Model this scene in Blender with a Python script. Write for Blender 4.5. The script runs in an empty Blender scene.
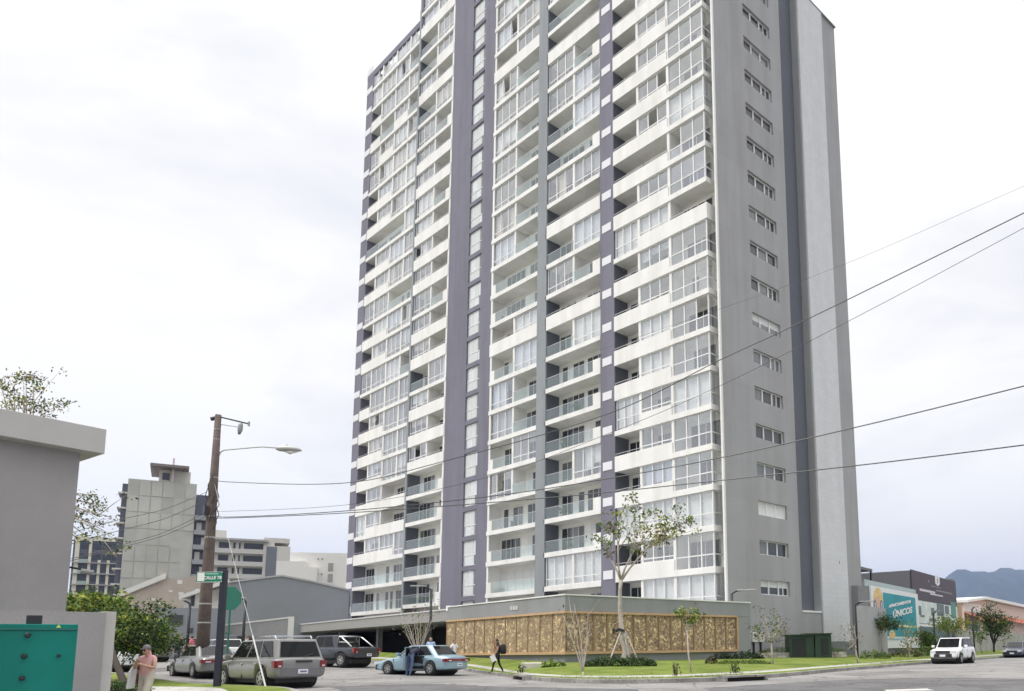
import bpy, bmesh, math, random
from mathutils import Vector, Matrix, noise
S = bpy.context.scene
COL = S.collection
R = math.radians
rnd = random.Random(7)
HAZE = 0.00011
# ------------------------------------------------------------------ camera
cam_d = bpy.data.cameras.new('camera'); cam = bpy.data.objects.new('camera', cam_d); COL.objects.link(cam); S.camera = cam
CAM = Vector((34.4062, -42.8624, 1.1))
YAW, PIT, ROL = -0.7544, 0.1412, -0.0142
_F = Vector((math.sin(YAW)*math.cos(PIT), math.cos(YAW)*math.cos(PIT), math.sin(PIT)))
_R = Vector((math.cos(YAW), -math.sin(YAW), 0)); _U = _R.cross(_F)
_R2 = _R*math.cos(ROL)+_U*math.sin(ROL); _U2 = -_R*math.sin(ROL)+_U*math.cos(ROL)
_M = Matrix((_R2, _U2, -_F)).transposed().to_4x4(); _M.translation = CAM
cam.matrix_world = _M
cam_d.sensor_width = 36; cam_d.lens = 781.98/1024*36
cam_d.shift_x = (512-662.31)/1024; cam_d.shift_y = (538.80-345.5)/1024
cam_d.clip_start = .1; cam_d.clip_end = 20000
# ------------------------------------------------------------------ world, sun, exposure
SUN_AZ, SUN_EL = R(205), R(52)      # azimuth clockwise from +Y
W = bpy.data.worlds.new('World'); S.world = W; W.use_nodes = True
nt = W.node_tree; N = nt.nodes; L = nt.links; N.clear()
out = N.new('ShaderNodeOutputWorld'); bg = N.new('ShaderNodeBackground'); L.new(bg.outputs[0], out.inputs[0])
sky = N.new('ShaderNodeTexSky'); sky.sky_type = 'NISHITA'; sky.sun_disc = False
sky.sun_elevation = SUN_EL; sky.sun_rotation = SUN_AZ; sky.dust_density = 2.0
sk = N.new('ShaderNodeVectorMath'); sk.operation = 'SCALE'; sk.inputs['Scale'].default_value = 1.7; L.new(sky.outputs[0], sk.inputs[0])
tc = N.new('ShaderNodeTexCoord'); sep = N.new('ShaderNodeSeparateXYZ'); L.new(tc.outputs['Generated'], sep.inputs[0])
mp = N.new('ShaderNodeMapping'); mp.inputs['Scale'].default_value = (1, 1, 2.6); L.new(tc.outputs['Generated'], mp.inputs[0])
def wnoise(scale, det, loc=(0, 0, 0), dist=.3):
    m = N.new('ShaderNodeMapping'); m.inputs['Location'].default_value = loc; L.new(mp.outputs[0], m.inputs[0])
    n = N.new('ShaderNodeTexNoise'); n.inputs['Scale'].default_value = scale; n.inputs['Detail'].default_value = det
    n.inputs['Roughness'].default_value = .55; n.inputs['Distortion'].default_value = dist; L.new(m.outputs[0], n.inputs[0]); return n
def wramp(src, stops):
    r = N.new('ShaderNodeValToRGB'); e = r.color_ramp.elements
    while len(e) < len(stops): e.new(.5)
    for el, (p, c) in zip(e, stops): el.position = p; el.color = (*c, 1) if len(c) == 3 else c
    L.new(src, r.inputs[0]); return r
n1 = wnoise(2.2, 9, (1.3, .4, 0)); n2 = wnoise(1.1, 5, (4, 2, 1))
# bright cloud deck, a little greyer and bluer in its folds
c1 = wramp(n1.outputs[0], [(.30, (7.1, 7.15, 7.3)), (.41, (7.95, 7.85, 7.75)), (.54, (9.0, 8.85, 8.5))])
# lower cloud bank: grey-violet near the horizon
hz = N.new('ShaderNodeMapRange'); hz.inputs[1].default_value = .02; hz.inputs[2].default_value = .30; L.new(sep.outputs[2], hz.inputs[0])
sx = N.new('ShaderNodeMath'); sx.operation = 'MULTIPLY_ADD'; sx.inputs[1].default_value = -.35; sx.inputs[2].default_value = 0.1; L.new(sep.outputs[0], sx.inputs[0])
ad = N.new('ShaderNodeMath'); ad.operation = 'ADD'; ad.use_clamp = True; L.new(hz.outputs[0], ad.inputs[0]); L.new(sx.outputs[0], ad.inputs[1])
ad2 = N.new('ShaderNodeMath'); ad2.operation = 'MULTIPLY_ADD'; ad2.inputs[1].default_value = .9; ad2.inputs[2].default_value = -.45; L.new(n2.outputs[0], ad2.inputs[0])
ad3 = N.new('ShaderNodeMath'); ad3.operation = 'ADD'; ad3.use_clamp = True; L.new(ad.outputs[0], ad3.inputs[0]); L.new(ad2.outputs[0], ad3.inputs[1])
low = wramp(ad3.outputs[0], [(0, (.76, .755, .76)), (.45, (.92, .91, .905)), (1, (1, 1, 1))])
mul = N.new('ShaderNodeVectorMath'); mul.operation = 'MULTIPLY'; L.new(c1.outputs[0], mul.inputs[0]); L.new(low.outputs[0], mul.inputs[1])
cov = wramp(n2.outputs[0], [(.30, (0, 0, 0)), (.42, (1, 1, 1))])
mix = N.new('ShaderNodeMixRGB'); L.new(cov.outputs[0], mix.inputs[0]); L.new(sk.outputs[0], mix.inputs[1]); L.new(mul.outputs[0], mix.inputs[2])
zen = N.new('ShaderNodeMapRange'); zen.inputs[1].default_value = .66; zen.inputs[2].default_value = 1; zen.inputs[3].default_value = 1; zen.inputs[4].default_value = 3.6; L.new(sep.outputs[2], zen.inputs[0])
zs = N.new('ShaderNodeVectorMath'); zs.operation = 'SCALE'; L.new(mix.outputs[0], zs.inputs[0]); L.new(zen.outputs[0], zs.inputs['Scale'])
L.new(zs.outputs[0], bg.inputs[0]); bg.inputs[1].default_value = .1
sun_d = bpy.data.lights.new('sun', 'SUN'); sun = bpy.data.objects.new('sun', sun_d); COL.objects.link(sun)
sun_d.energy = 1.6; sun_d.angle = R(14); sun_d.color = (1, .96, .9)
sd = Vector((math.sin(SUN_AZ)*math.cos(SUN_EL), math.cos(SUN_AZ)*math.cos(SUN_EL), math.sin(SUN_EL)))
sun.rotation_euler = sd.to_track_quat('Z', 'Y').to_euler()
S.view_settings.view_transform = 'Standard'; S.view_settings.look = 'None'; S.view_settings.gamma = 1; S.view_settings.use_curve_mapping = False
S.view_settings.exposure = 0.38
S.cycles.diffuse_bounces = 8; S.cycles.max_bounces = 12
# ------------------------------------------------------------------ materials
_mc = {}
def mat(name, col, rough=.8, metal=0., spec=.5, var=.0, vscale=3., bump=0., bscale=40., coat=0., detail=4, streak=0., tiles=None):
    if name in _mc: return _mc[name]
    m = bpy.data.materials.new(name); m.use_nodes = True; t = m.node_tree; b = t.nodes['Principled BSDF']
    b.inputs['Base Color'].default_value = (*col, 1); b.inputs['Roughness'].default_value = rough; b.inputs['Metallic'].default_value = metal
    b.inputs['Specular IOR Level'].default_value = spec; b.inputs['Coat Weight'].default_value = coat
    g = t.nodes.new('ShaderNodeNewGeometry')
    if var > 0:
        n = t.nodes.new('ShaderNodeTexNoise'); n.inputs['Scale'].default_value = vscale; n.inputs['Detail'].default_value = detail; n.inputs['Roughness'].default_value = .6
        t.links.new(g.outputs['Position'], n.inputs['Vector'])
        r = t.nodes.new('ShaderNodeValToRGB'); r.color_ramp.elements[0].position = .3; r.color_ramp.elements[1].position = .7
        r.color_ramp.elements[0].color = (*[max(0, c*(1-var)) for c in col], 1); r.color_ramp.elements[1].color = (*[min(1, c*(1+var)) for c in col], 1)
        t.links.new(n.outputs[0], r.inputs[0]); t.links.new(r.outputs[0], b.inputs['Base Color'])
    if streak > 0 or tiles:      # rain streaks and weathering, or faint block joints
        src = b.inputs['Base Color'].links[0].from_socket
        if streak > 0:
            mp_ = t.nodes.new('ShaderNodeMapping'); mp_.inputs['Scale'].default_value = (.75, .75, .07); t.links.new(g.outputs['Position'], mp_.inputs['Vector'])
            n = t.nodes.new('ShaderNodeTexNoise'); n.inputs['Scale'].default_value = 1.; n.inputs['Detail'].default_value = 4; n.inputs['Roughness'].default_value = .55; t.links.new(mp_.outputs[0], n.inputs['Vector'])
            r = t.nodes.new('ShaderNodeValToRGB'); r.color_ramp.elements[0].position = .34; r.color_ramp.elements[1].position = .58; v_ = 1-streak; r.color_ramp.elements[0].color = (v_, v_*.99, v_*.97, 1); r.color_ramp.elements[1].color = (1, 1, 1, 1); t.links.new(n.outputs[0], r.inputs[0])
            mx = t.nodes.new('ShaderNodeMixRGB'); mx.blend_type = 'MULTIPLY'; mx.inputs[0].default_value = 1; t.links.new(src, mx.inputs[1]); t.links.new(r.outputs[0], mx.inputs[2]); src = mx.outputs[0]
        if tiles:
            mp_ = t.nodes.new('ShaderNodeMapping'); mp_.vector_type = 'POINT'; mp_.inputs['Rotation'].default_value = (0, R(90), R(90)) ; sx_ = t.nodes.new('ShaderNodeSeparateXYZ'); cb = t.nodes.new('ShaderNodeCombineXYZ'); t.links.new(g.outputs['Position'], sx_.inputs[0]); t.links.new(sx_.outputs[1], cb.inputs[0]); t.links.new(sx_.outputs[2], cb.inputs[1])
            bk = t.nodes.new('ShaderNodeTexBrick'); bk.inputs['Scale'].default_value = 1; bk.inputs['Brick Width'].default_value = tiles[0]; bk.inputs['Row Height'].default_value = tiles[1]; bk.inputs['Mortar Size'].default_value = .02; bk.inputs['Color1'].default_value = (1, 1, 1, 1); bk.inputs['Color2'].default_value = (.955, .955, .955, 1); bk.inputs['Mortar'].default_value = (tiles[2],)*3+(1,); t.links.new(cb.outputs[0], bk.inputs['Vector'])
            mx = t.nodes.new('ShaderNodeMixRGB'); mx.blend_type = 'MULTIPLY'; mx.inputs[0].default_value = 1; t.links.new(src, mx.inputs[1]); t.links.new(bk.outputs[0], mx.inputs[2]); src = mx.outputs[0]
        t.links.new(src, b.inputs['Base Color'])
    if bump > 0:
        n = t.nodes.new('ShaderNodeTexNoise'); n.inputs['Scale'].default_value = bscale; n.inputs['Detail'].default_value = 3
        t.links.new(g.outputs['Position'], n.inputs['Vector'])
        bp = t.nodes.new('ShaderNodeBump'); bp.inputs['Strength'].default_value = bump; bp.inputs['Distance'].default_value = .05
        t.links.new(n.outputs[0], bp.inputs['Height']); t.links.new(bp.outputs[0], b.inputs['Normal'])
    _mc[name] = m; return m
def thin_glass(name, tint, trans, rough=.03, body=(.5, .55, .55), bodyw=.0):
    if name in _mc: return _mc[name]
    m = bpy.data.materials.new(name); m.use_nodes = True; t = m.node_tree; t.nodes.clear(); o = t.nodes.new('ShaderNodeOutputMaterial')
    tr = t.nodes.new('ShaderNodeBsdfTransparent'); tr.inputs[0].default_value = (*tint, 1)
    gl = t.nodes.new('ShaderNodeBsdfGlossy'); gl.inputs['Roughness'].default_value = rough; gl.inputs[0].default_value = (.95, .97, 1, 1)
    df = t.nodes.new('ShaderNodeBsdfDiffuse'); df.inputs[0].default_value = (*body, 1)
    lw = t.nodes.new('ShaderNodeLayerWeight'); lw.inputs[0].default_value = .5
    pw = t.nodes.new('ShaderNodeMath'); pw.operation = 'POWER'; pw.inputs[1].default_value = 4; t.links.new(lw.outputs['Facing'], pw.inputs[0])
    k = t.nodes.new('ShaderNodeMath'); k.operation = 'MULTIPLY_ADD'; k.inputs[1].default_value = .9; k.inputs[2].default_value = 1-trans; k.use_clamp = True
    t.links.new(pw.outputs[0], k.inputs[0])
    m1 = t.nodes.new('ShaderNodeMixShader'); m1.inputs[0].default_value = bodyw; t.links.new(tr.outputs[0], m1.inputs[1]); t.links.new(df.outputs[0], m1.inputs[2])
    m2 = t.nodes.new('ShaderNodeMixShader'); t.links.new(k.outputs[0], m2.inputs[0]); t.links.new(m1.outputs[0], m2.inputs[1]); t.links.new(gl.outputs[0], m2.inputs[2])
    t.links.new(m2.outputs[0], o.inputs[0]); _mc[name] = m; return m
WHITE = mat('white_plaster', (.79, .785, .765), .85, var=.04, vscale=.6, streak=.10)
OFFW = mat('recess_plaster', (.86, .835, .80), .9, var=.04, vscale=.7)
PURP = mat('purple_paint', (.178, .176, .222), .85, var=.05, vscale=.5, streak=.12)
BLGR = mat('bluegrey_paint', (.275, .295, .315), .85, var=.04, vscale=.5, streak=.12)
DKBL = mat('slate_paint', (.115, .125, .15), .85, var=.05, vscale=.4)
GREYW = mat('grey_paint', (.35, .352, .36), .9, var=.05, vscale=.25, bump=.05, bscale=25, streak=.10, tiles=(9.7, 3.0, .93))
STRIP = mat('pale_block', (.62, .63, .65), .9, var=.03, vscale=.8, streak=.06, tiles=(.8, .4, .90))
FRAME = mat('white_frame', (.78, .78, .78), .4)
ACC = mat('accent_white', (.72, .72, .75), .8)
GLA = thin_glass('pane_glass', (.95, .965, .96), .72)
RAIL = thin_glass('railing_glass', (.86, .94, .93), .92, body=(.65, .8, .8), bodyw=.10)
DARKG = mat('dark_glass', (.045, .05, .055), .05, spec=.8)
WING = mat('window_glass_dim', (.09, .09, .095), .12, spec=.4)
MIDG = mat('mid_glass', (.17, .18, .18), .06, spec=.8)
CURT = mat('curtain_white', (.74, .745, .735), .9, var=.06, vscale=5)
CURBE = mat('curtain_beige', (.60, .54, .46), .9, var=.1, vscale=6); CURG = mat('curtain_grey', (.42, .42, .43), .9, var=.1, vscale=6)
CURB = mat('curtain_blue', (.62, .65, .72), .9, var=.12, vscale=6)
METAL = mat('aluminium', (.6, .6, .6), .35, metal=.6)
PLASTC = mat('chair_grey', (.25, .25, .26), .6)
BLACKM = mat('black_metal', (.018, .02, .025), .4)
# ------------------------------------------------------------------ mesh helpers
class MB:
    def __init__(s): s.v = []; s.f = []; s.m = []; s.mats = []
    def mi(s, m):
        if m not in s.mats: s.mats.append(m)
        return s.mats.index(m)
    def face(s, pts, m):
        b = len(s.v); s.v += [tuple(p) for p in pts]; s.f.append(tuple(range(b, b+len(pts)))); s.m.append(s.mi(m)); return s
    def box(s, x0, y0, z0, x1, y1, z1, m, T=None):
        x0, x1 = min(x0, x1), max(x0, x1); y0, y1 = min(y0, y1), max(y0, y1); z0, z1 = min(z0, z1), max(z0, z1)
        b = len(s.v); P = [Vector((x, y, z)) for z in (z0, z1) for x, y in ((x0, y0), (x1, y0), (x1, y1), (x0, y1))]
        if T: P = [T @ p for p in P]
        s.v += [tuple(p) for p in P]
        for f in ((3, 2, 1, 0), (4, 5, 6, 7), (0, 1, 5, 4), (1, 2, 6, 5), (2, 3, 7, 6), (3, 0, 4, 7)):
            s.f.append(tuple(b+i for i in f)); s.m.append(s.mi(m))
        return s
    def prism(s, poly, z0, z1, m, T=None):   # poly in xy
        n = len(poly); b = len(s.v); P = [Vector((p[0], p[1], z0)) for p in poly]+[Vector((p[0], p[1], z1)) for p in poly]
        if T: P = [T @ p for p in P]
        s.v += [tuple(p) for p in P]; k = s.mi(m)
        s.f.append(tuple(b+i for i in reversed(range(n)))); s.m.append(k); s.f.append(tuple(b+n+i for i in range(n))); s.m.append(k)
        for i in range(n):
            j = (i+1) % n; s.f.append((b+i, b+j, b+n+j, b+n+i)); s.m.append(k)
        return s
    def tube(s, pts, rad, m, n=8, cap=True):
        pts = [Vector(p) for p in pts]; k = s.mi(m)
        rs = rad if isinstance(rad, (list, tuple)) else [rad]*len(pts); rings = []
        for i, p in enumerate(pts):
            d = (pts[min(i+1, len(pts)-1)]-pts[max(i-1, 0)]).normalized()
            a = d.orthogonal().normalized() if i == 0 else (rings_a - d*rings_a.dot(d)).normalized()
            rings_a = a; c = d.cross(a); b = len(s.v)
            for j in range(n):
                t = 2*math.pi*j/n; s.v.append(tuple(p+(a*math.cos(t)+c*math.sin(t))*rs[i]))
            rings.append(b)
        for r0, r1 in zip(rings, rings[1:]):
            for j in range(n):
                s.f.append((r0+j, r0+(j+1) % n, r1+(j+1) % n, r1+j)); s.m.append(k)
        if cap:
            s.f.append(tuple(rings[0]+j for j in reversed(range(n)))); s.m.append(k); s.f.append(tuple(rings[-1]+j for j in range(n))); s.m.append(k)
        return s
    def build(s, name, parent=None, smooth=False, bevel=0):
        me = bpy.data.meshes.new(name); me.from_pydata(s.v, [], s.f)
        for m in s.mats: me.materials.append(m)
        me.polygons.foreach_set('material_index', s.m)
        if smooth: me.polygons.foreach_set('use_smooth', [True]*len(s.f))
        me.update(); o = bpy.data.objects.new(name, me); COL.objects.link(o)
        if parent: o.parent = parent
        if bevel:
            b = o.modifiers.new('bevel', 'BEVEL'); b.width = bevel; b.segments = 2; b.limit_method = 'ANGLE'
        return o
def tag(o, label=None, cat=None, group=None, kind=None):
    if label: o['label'] = label
    if cat: o['category'] = cat
    if group: o['group'] = group
    if kind: o['kind'] = kind
    return o
def thing(name, label, cat, loc=(0, 0, 0), rz=0, group=None):
    o = bpy.data.objects.new(name, None); COL.objects.link(o); o.location = loc; o.rotation_euler = (0, 0, rz); o.empty_display_size = .2
    return tag(o, label, cat, group)
def text_mesh(txt, size, m, loc, rot, name='lettering', parent=None, shear=0, bold=.0, extrude=.004, align='CENTER', sx=1.):
    c = bpy.data.curves.new('t', 'FONT'); c.body = txt; c.size = size; c.extrude = extrude; c.shear = shear; c.offset = bold; c.align_x = align; c.align_y = 'CENTER'
    o = bpy.data.objects.new('t', c); COL.objects.link(o); dg = bpy.context.evaluated_depsgraph_get(); dg.update()
    me = bpy.data.meshes.new_from_object(o.evaluated_get(dg)); COL.objects.unlink(o); bpy.data.objects.remove(o)
    me.materials.clear(); me.materials.append(m); me.name = name
    r = bpy.data.objects.new(name, me); COL.objects.link(r); r.location = loc; r.rotation_euler = rot; r.scale = (sx, 1, 1)
    if parent: r.parent = parent
    return r
class Parts:    # individual parts up to 100 of one kind on one thing, the rest as one
    def __init__(s, parent): s.d = {}; s.parent = parent
    def new(s, kind, cen):
        m = MB(); s.d.setdefault(kind, []).append(((Vector(cen)-CAM).length + (60 if cen[2] > 62 else 0), m)); return m
    def finish(s):
        for kind, l in s.d.items():
            l = [q for q in l if q[1].f]; l.sort(key=lambda q: q[0])
            for d, m in l[:99 if len(l) > 100 else 100]: m.build(kind, s.parent)
            rest = l[99:] if len(l) > 100 else []
            if rest:
                M = MB()
                for d, m in rest:
                    b = len(M.v); M.v += m.v; M.f += [tuple(b+i for i in f) for f in m.f]; M.m += [M.mi(m.mats[k]) for k in m.m]
                o = M.build(kind, s.parent); o['kind'] = 'stuff'
def clamp(v, a, b): return max(a, min(b, v))
def gz(x, y): return 0.03*clamp(2-x, 0, 60)*clamp(-y/10, 0, 1)-.30*clamp((-34.6-y)/2.5, 0, 1)
#@TOWER
# ------------------------------------------------------------------ the tower
TW = thing('apartment_tower', 'very tall white and purple apartment tower with a grey side wall', 'apartment tower', (-29, 9, 0))
TW.location = (0, 0, 0)
P = Parts(TW)
DEP = 1.5; KMAX = 25
# floor codes: G full glazing, g glazing above a parapet, O open with glass railing, o open above a parapet ; lower-case suffix: c curtain, b blue curtain, r clear, d dark
rr = random.Random(3)
SECT = [
 dict(n='A', x=[-57.1, -54.48, -50.88, -47.47, -45.17], z=5.65, left=PURP, rightm=BLGR),
 dict(n='B', x=[-44.8, -40.94, -37.3], z=5.95, left=DKBL, rightm=WHITE),
 dict(n='C', x=[-29.0, -25.17, -21.47], z=6.25, left=WHITE, rightm=BLGR),
 dict(n='D', x=[-20.12, -16.32, -12.71], z=6.32, left=DKBL, rightm=PURP),
 dict(n='E', x=[-10.99, -8.07, -4.61, -0.82], z=6.5, left=DKBL, rightm=WHITE)]
FL = {
 'A': {-1: 'o o o o', 0: 'O O O O', 1: 'O O O O', 2: 'o g g G', 3: 'Gc g o o', 4: 'o g o o', 5: 'o g Gd G', 6: 'o g G G', 7: 'o g Gd G', 8: 'o Gr G G', 9: 'G G Gc O', 10: 'o g G G', 11: 'o gc Gb G', 12: 'G Gr O O', 13: 'o g G G', 14: 'o g Gb G', 15: 'O O O Gc', 16: 'o g G Gc', 17: 'o g G G', 18: 'G G G G', 19: 'G g G G', 20: 'o O g O', 21: 'o G G G', 22: 'G G G O', 23: 'G Gd G G'},
 'B': {-1: 'o o', 0: 'O O', 1: 'O O', 2: 'O O', 3: 'O O', 4: 'O O', 5: 'g o', 6: 'g o', 7: 'g o', 8: 'O G', 9: 'g o', 10: 'g o', 11: 'G O', 12: 'g o', 13: 'g o', 14: 'gc o', 15: 'Gc O', 16: 'g o', 17: 'g o', 18: 'G O', 19: 'O G', 20: 'g o', 21: 'O g', 22: 'O G', 23: 'g g', 24: 'G G'},
 'C': {-1: 'O O', 0: 'Oc Oc', 1: 'O O', 2: 'O O', 3: 'Gd O', 4: 'O Gd', 5: 'G O', 6: 'G O', 7: 'O Gb', 8: 'o gc', 9: 'O O', 10: 'O O', 11: 'G O', 12: 'G O', 13: 'G O', 14: 'G O', 15: 'G O', 16: 'G G', 17: 'G O', 18: 'o g', 19: 'Gb G', 20: 'G O', 21: 'G O', 22: 'O G', 23: 'G G', 24: 'g g'},
 'D': {-1: 'O O', 0: 'Gc Gc', 1: 'O O', 2: 'O O', 3: 'O G', 4: 'O O', 5: 'O O', 6: 'O O', 7: 'O Gc', 8: 'o o', 9: 'G O', 10: 'O Gb', 11: 'o o', 12: 'G G', 13: 'O O', 14: 'O Gb', 15: 'G G', 16: 'G O', 17: 'o o', 18: 'O O', 19: 'G G', 20: 'G O', 21: 'o o', 22: 'G G', 23: 'O G', 24: 'G G'},
 'E': {-1: 'O Gc Gc', 0: 'od gr Gd', 1: 'Gc gc Gc', 2: 'od gb Gr', 3: 'o gr Gd', 4: 'Gc gr Gc', 5: 'od gc Gr', 6: 'od gc Gr', 7: 'od gr Gr', 8: 'od gb Gr', 9: 'Gc gc oc', 10: 'o gr Gr', 11: 'o o Gr', 12: 'o gr Gc', 13: 'o gr Gr', 14: 'o gr Gr', 15: 'o gr Gr', 16: 'o gc Gr', 17: 'o gr Gr', 18: 'o g Gr', 19: 'G g Gr', 20: 'o o Gc', 21: 'o g Gr', 22: 'o g o', 23: 'o g Gr', 24: 'o g Gr'}}
def glazing(kind, x0, x1, z0, z1, look, mid, npan, y=.06, cen=None):
    """one enclosure front in the plane y, a frame grid with panes, blinds behind"""
    m = P.new(kind, cen or ((x0+x1)/2, y, (z0+z1)/2)); t = .045; f = FRAME
    m.box(x0, y, z0, x1, y+.07, z0+.07, f); m.box(x0, y, z1-.07, x1, y+.07, z1, f)
    for i in range(npan+1):
        xx = x0+(x1-x0)*i/npan; m.box(max(x0, xx-t), y-.01, z0+.005, min(x1, xx+t), y+.08, z1-.005, f)
    if mid: m.box(x0, y-.005, mid-.04, x1, y+.06, mid+.04, f)
    opened = rr.randrange(npan) if rr.random() < .12 else -1; scheme = rr.random(); ctone = rr.choice([CURT, CURT, CURB, CURBE, CURG])
    for i in range(npan):
        a = x0+(x1-x0)*i/npan+t; b = x0+(x1-x0)*(i+1)/npan-t
        if i == opened and look != 'c':
            lo = mid if mid else z0
            m.face([(a, y+.04, z0), (b, y+.04, z0), (b, y+.04, lo), (a, y+.04, lo)], GLA); continue
        m.face([(a, y+.04, z0), (b, y+.04, z0), (b, y+.04, z1), (a, y+.04, z1)], GLA)
        cm = {'c': CURT, 'b': CURB}.get(look)
        if cm is None and look == ' ' and ((scheme > .35 and rr.random() < .55) or scheme > .8): cm = ctone
        if cm:
            dz = 0 if look == 'c' else (rr.choice([0, 0, .2]) if scheme < .7 else rr.choice([.5, .8, 1.1, 1.1])); pz = z0+dz; nf = 6 if look != 'c' else 2
            for q in range(nf):
                u0 = a-.02+(b-a+.04)*q/nf; u1 = a-.02+(b-a+.04)*(q+1)/nf; d0 = .22+(q % 2)*.05; d1 = .22+((q+1) % 2)*.05
                m.face([(u0, y+d0, pz), (u1, y+d1, pz), (u1, y+d1, z1), (u0, y+d0, z1)], cm)
def door(x0, x1, z0, dark, h=2.4):
    w = min((x1-x0)*.84, 4.2); a = x0+(x1-x0-w)*(.85 if rr.random() < .7 else .3); n = 4 if w > 2.6 else (3 if w > 1.6 else 2)
    m = P.new('sliding_door', ((x0+x1)/2, DEP, z0+1)); y = DEP-.06
    m.box(a, y, z0, a+w, y+.05, z0+h, FRAME)
    for i in range(n):
        u0 = a+w*i/n+.05; u1 = a+w*(i+1)/n-.05; g = DARKG if (rr.random() < (.65 if not dark else .85)) else (MIDG if rr.random() < .6 else CURT)
        m.box(u0, y-.02, z0+.08, u1, y+.02, z0+h-.08, g)
for s in SECT:
    xs = s['x']; X0, X1 = xs[0], xs[-1]; nm = s['n']; top = 24 if nm == 'A' else KMAX
    for k in range(-1, top):
        zb = s['z']+3*k; codes = (FL[nm].get(k) or FL[nm][k-7]).split(); cen = ((X0+X1)/2, 0, zb)
        sl = P.new('balcony_slab', cen); xr = X1+(.14 if nm == 'E' else 0)
        sl.box(X0, .02, zb, xr, DEP, zb+.25, WHITE)
        # fascia: thin or parapet, cell by cell, ends a touch proud on the left
        for i, c in enumerate(codes):
            a = xs[i]-(.12 if i == 0 and nm in 'CD' else 0); b = xs[i+1] if i+1 < len(codes) else xr
            h = 1.26 if c[0] in 'go' else .40
            sl.box(a, -.1, zb-.02, b, .02 if h < 1 else .06, zb+h, WHITE)
            if nm == 'E' and i == 2:   # wraps round the corner
                sl.box(b-.12, .0, zb-.02, b+.002, DEP+.0, zb+h-.001, WHITE)
        H = 3.0; zc = zb+H-.02      # underside of next fascia
        for i, c in enumerate(codes):
            a, b = xs[i], xs[i+1]; look = c[1] if len(c) > 1 else ' '; t = c[0]; zf = zb+(1.26 if t in 'go' else .40); mx = (a+b)/2
            npan = 3 if b-a > 3 else (2 if b-a > 2.7 else 2)
            if nm == 'E' and i == 0: npan = 3
            if t in 'Gg':
                glazing('window_glazing', a+.1, b-.1 if not (nm == 'E' and i == 2) else b, zf, zc, look, (zf+.62 if t == 'G' and nm != 'E' else (zf+.95 if t == 'G' else (zf+.32 if look in 'rcd' or nm in 'BA' else None))), npan)
                if nm == 'E' and i == 2:
                    m = P.new('window_glazing', (b, .4, zb+1)); yy = .02
                    m.box(b-.06, .0, zf, b+.01, .13, zc, FRAME); m.box(b-.06, .13, zf, b, 1.45, zf+.07, FRAME); m.box(b-.06, .13, zc-.07, b, 1.45, zc, FRAME); m.box(b-.06, .13, zf+.91, b, 1.45, zf+.99, FRAME)
                    m.face([(b-.03, .13, zf+.07), (b-.03, 1.4, zf+.07), (b-.03, 1.4, zc-.07), (b-.03, .13, zc-.07)], GLA)
                    if look == 'c': m.face([(b-.12, .13, zf), (b-.12, 1.4, zf), (b-.12, 1.4, zc), (b-.12, .13, zc)], CURT)
            elif t == 'O':
                m = P.new('balcony_railing', (mx, 0, zb)); m.box(a+(.0 if i else .02), -.03, zf+.98, b, .01, zf+1.02, METAL)
                m.face([(a, -.015, zf), (b, -.015, zf), (b, -.015, zf+.98), (a, -.015, zf+.98)], RAIL)
                if i == 0 and nm in 'CE': m.box(a, -.09, zf, a+.75, .02, zf+1.0, WHITE)
                if i == len(codes)-1 and nm in 'BD': m.box(b-.95, -.09, zf, b, .02, zf+1.0, WHITE)
            else:
                m = P.new('balcony_railing', (mx, 0, zb)); m.box(a, -.03, zf+.2, b, .01, zf+.24, METAL)
                for xx in (a+.06, mx, b-.06): m.box(xx-.015, -.02, zf, xx+.015, 0, zf+.2, METAL)
            if look == 'c' and t == 'O':
                m = P.new('sliding_door', (mx, DEP, zb+1)); n = 3
                for q in range(n): m.box(a+.1+(b-a)*q/n, DEP-.05, zb+.3, a+(b-a)*(q+1)/n-.02, DEP-.01, zb+2.6, CURT)
            else: door(a+.1, b-.1, zb+.26, look == 'd' or t == 'o')
            # post between unlike cells
            if i+1 < len(codes) and not (codes[i][0] == codes[i+1][0] and t in 'Oo'):
                m = P.new('party_wall', (b, .5, zb)); m.box(b-.13, .0, zb+.2, b+.13, DEP, zb+H, WHITE)
    # bright rim just inside the section's left side
    m = P.new('side_wall', ((X0, .5, 40))); zt = s['z']+3*top
    m.box(X0-.3, .04, 0, X0+.02, DEP+.2, zt, s['left'])
    m2 = P.new('side_wall', ((X1, .5, 40)))
    if nm != 'E': m2.box(X1-.02, .04, 0, X1+.3, DEP+.2, zt, s['rightm'])
    if nm in 'BC':      # slim white return strip beside the purple pilaster
        (m if nm == 'C' else m2).box(X0-.06 if nm == 'C' else X1-.25, -.04, 0, X0+.22 if nm == 'C' else X1+.06, .05, zt, WHITE)
ITEMS = [('C', 3.4), ('D', 1.2), ('D', 11.5), ('B', 3.2), ('D', 5.3), ('C', 2.2), ('D', 2.4), ('E', 11.4), ('C', 6.5), ('A', 1.5), ('D', 6.6), ('B', 2.5), ('C', 9.3), ('D', 4.7)]
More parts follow.
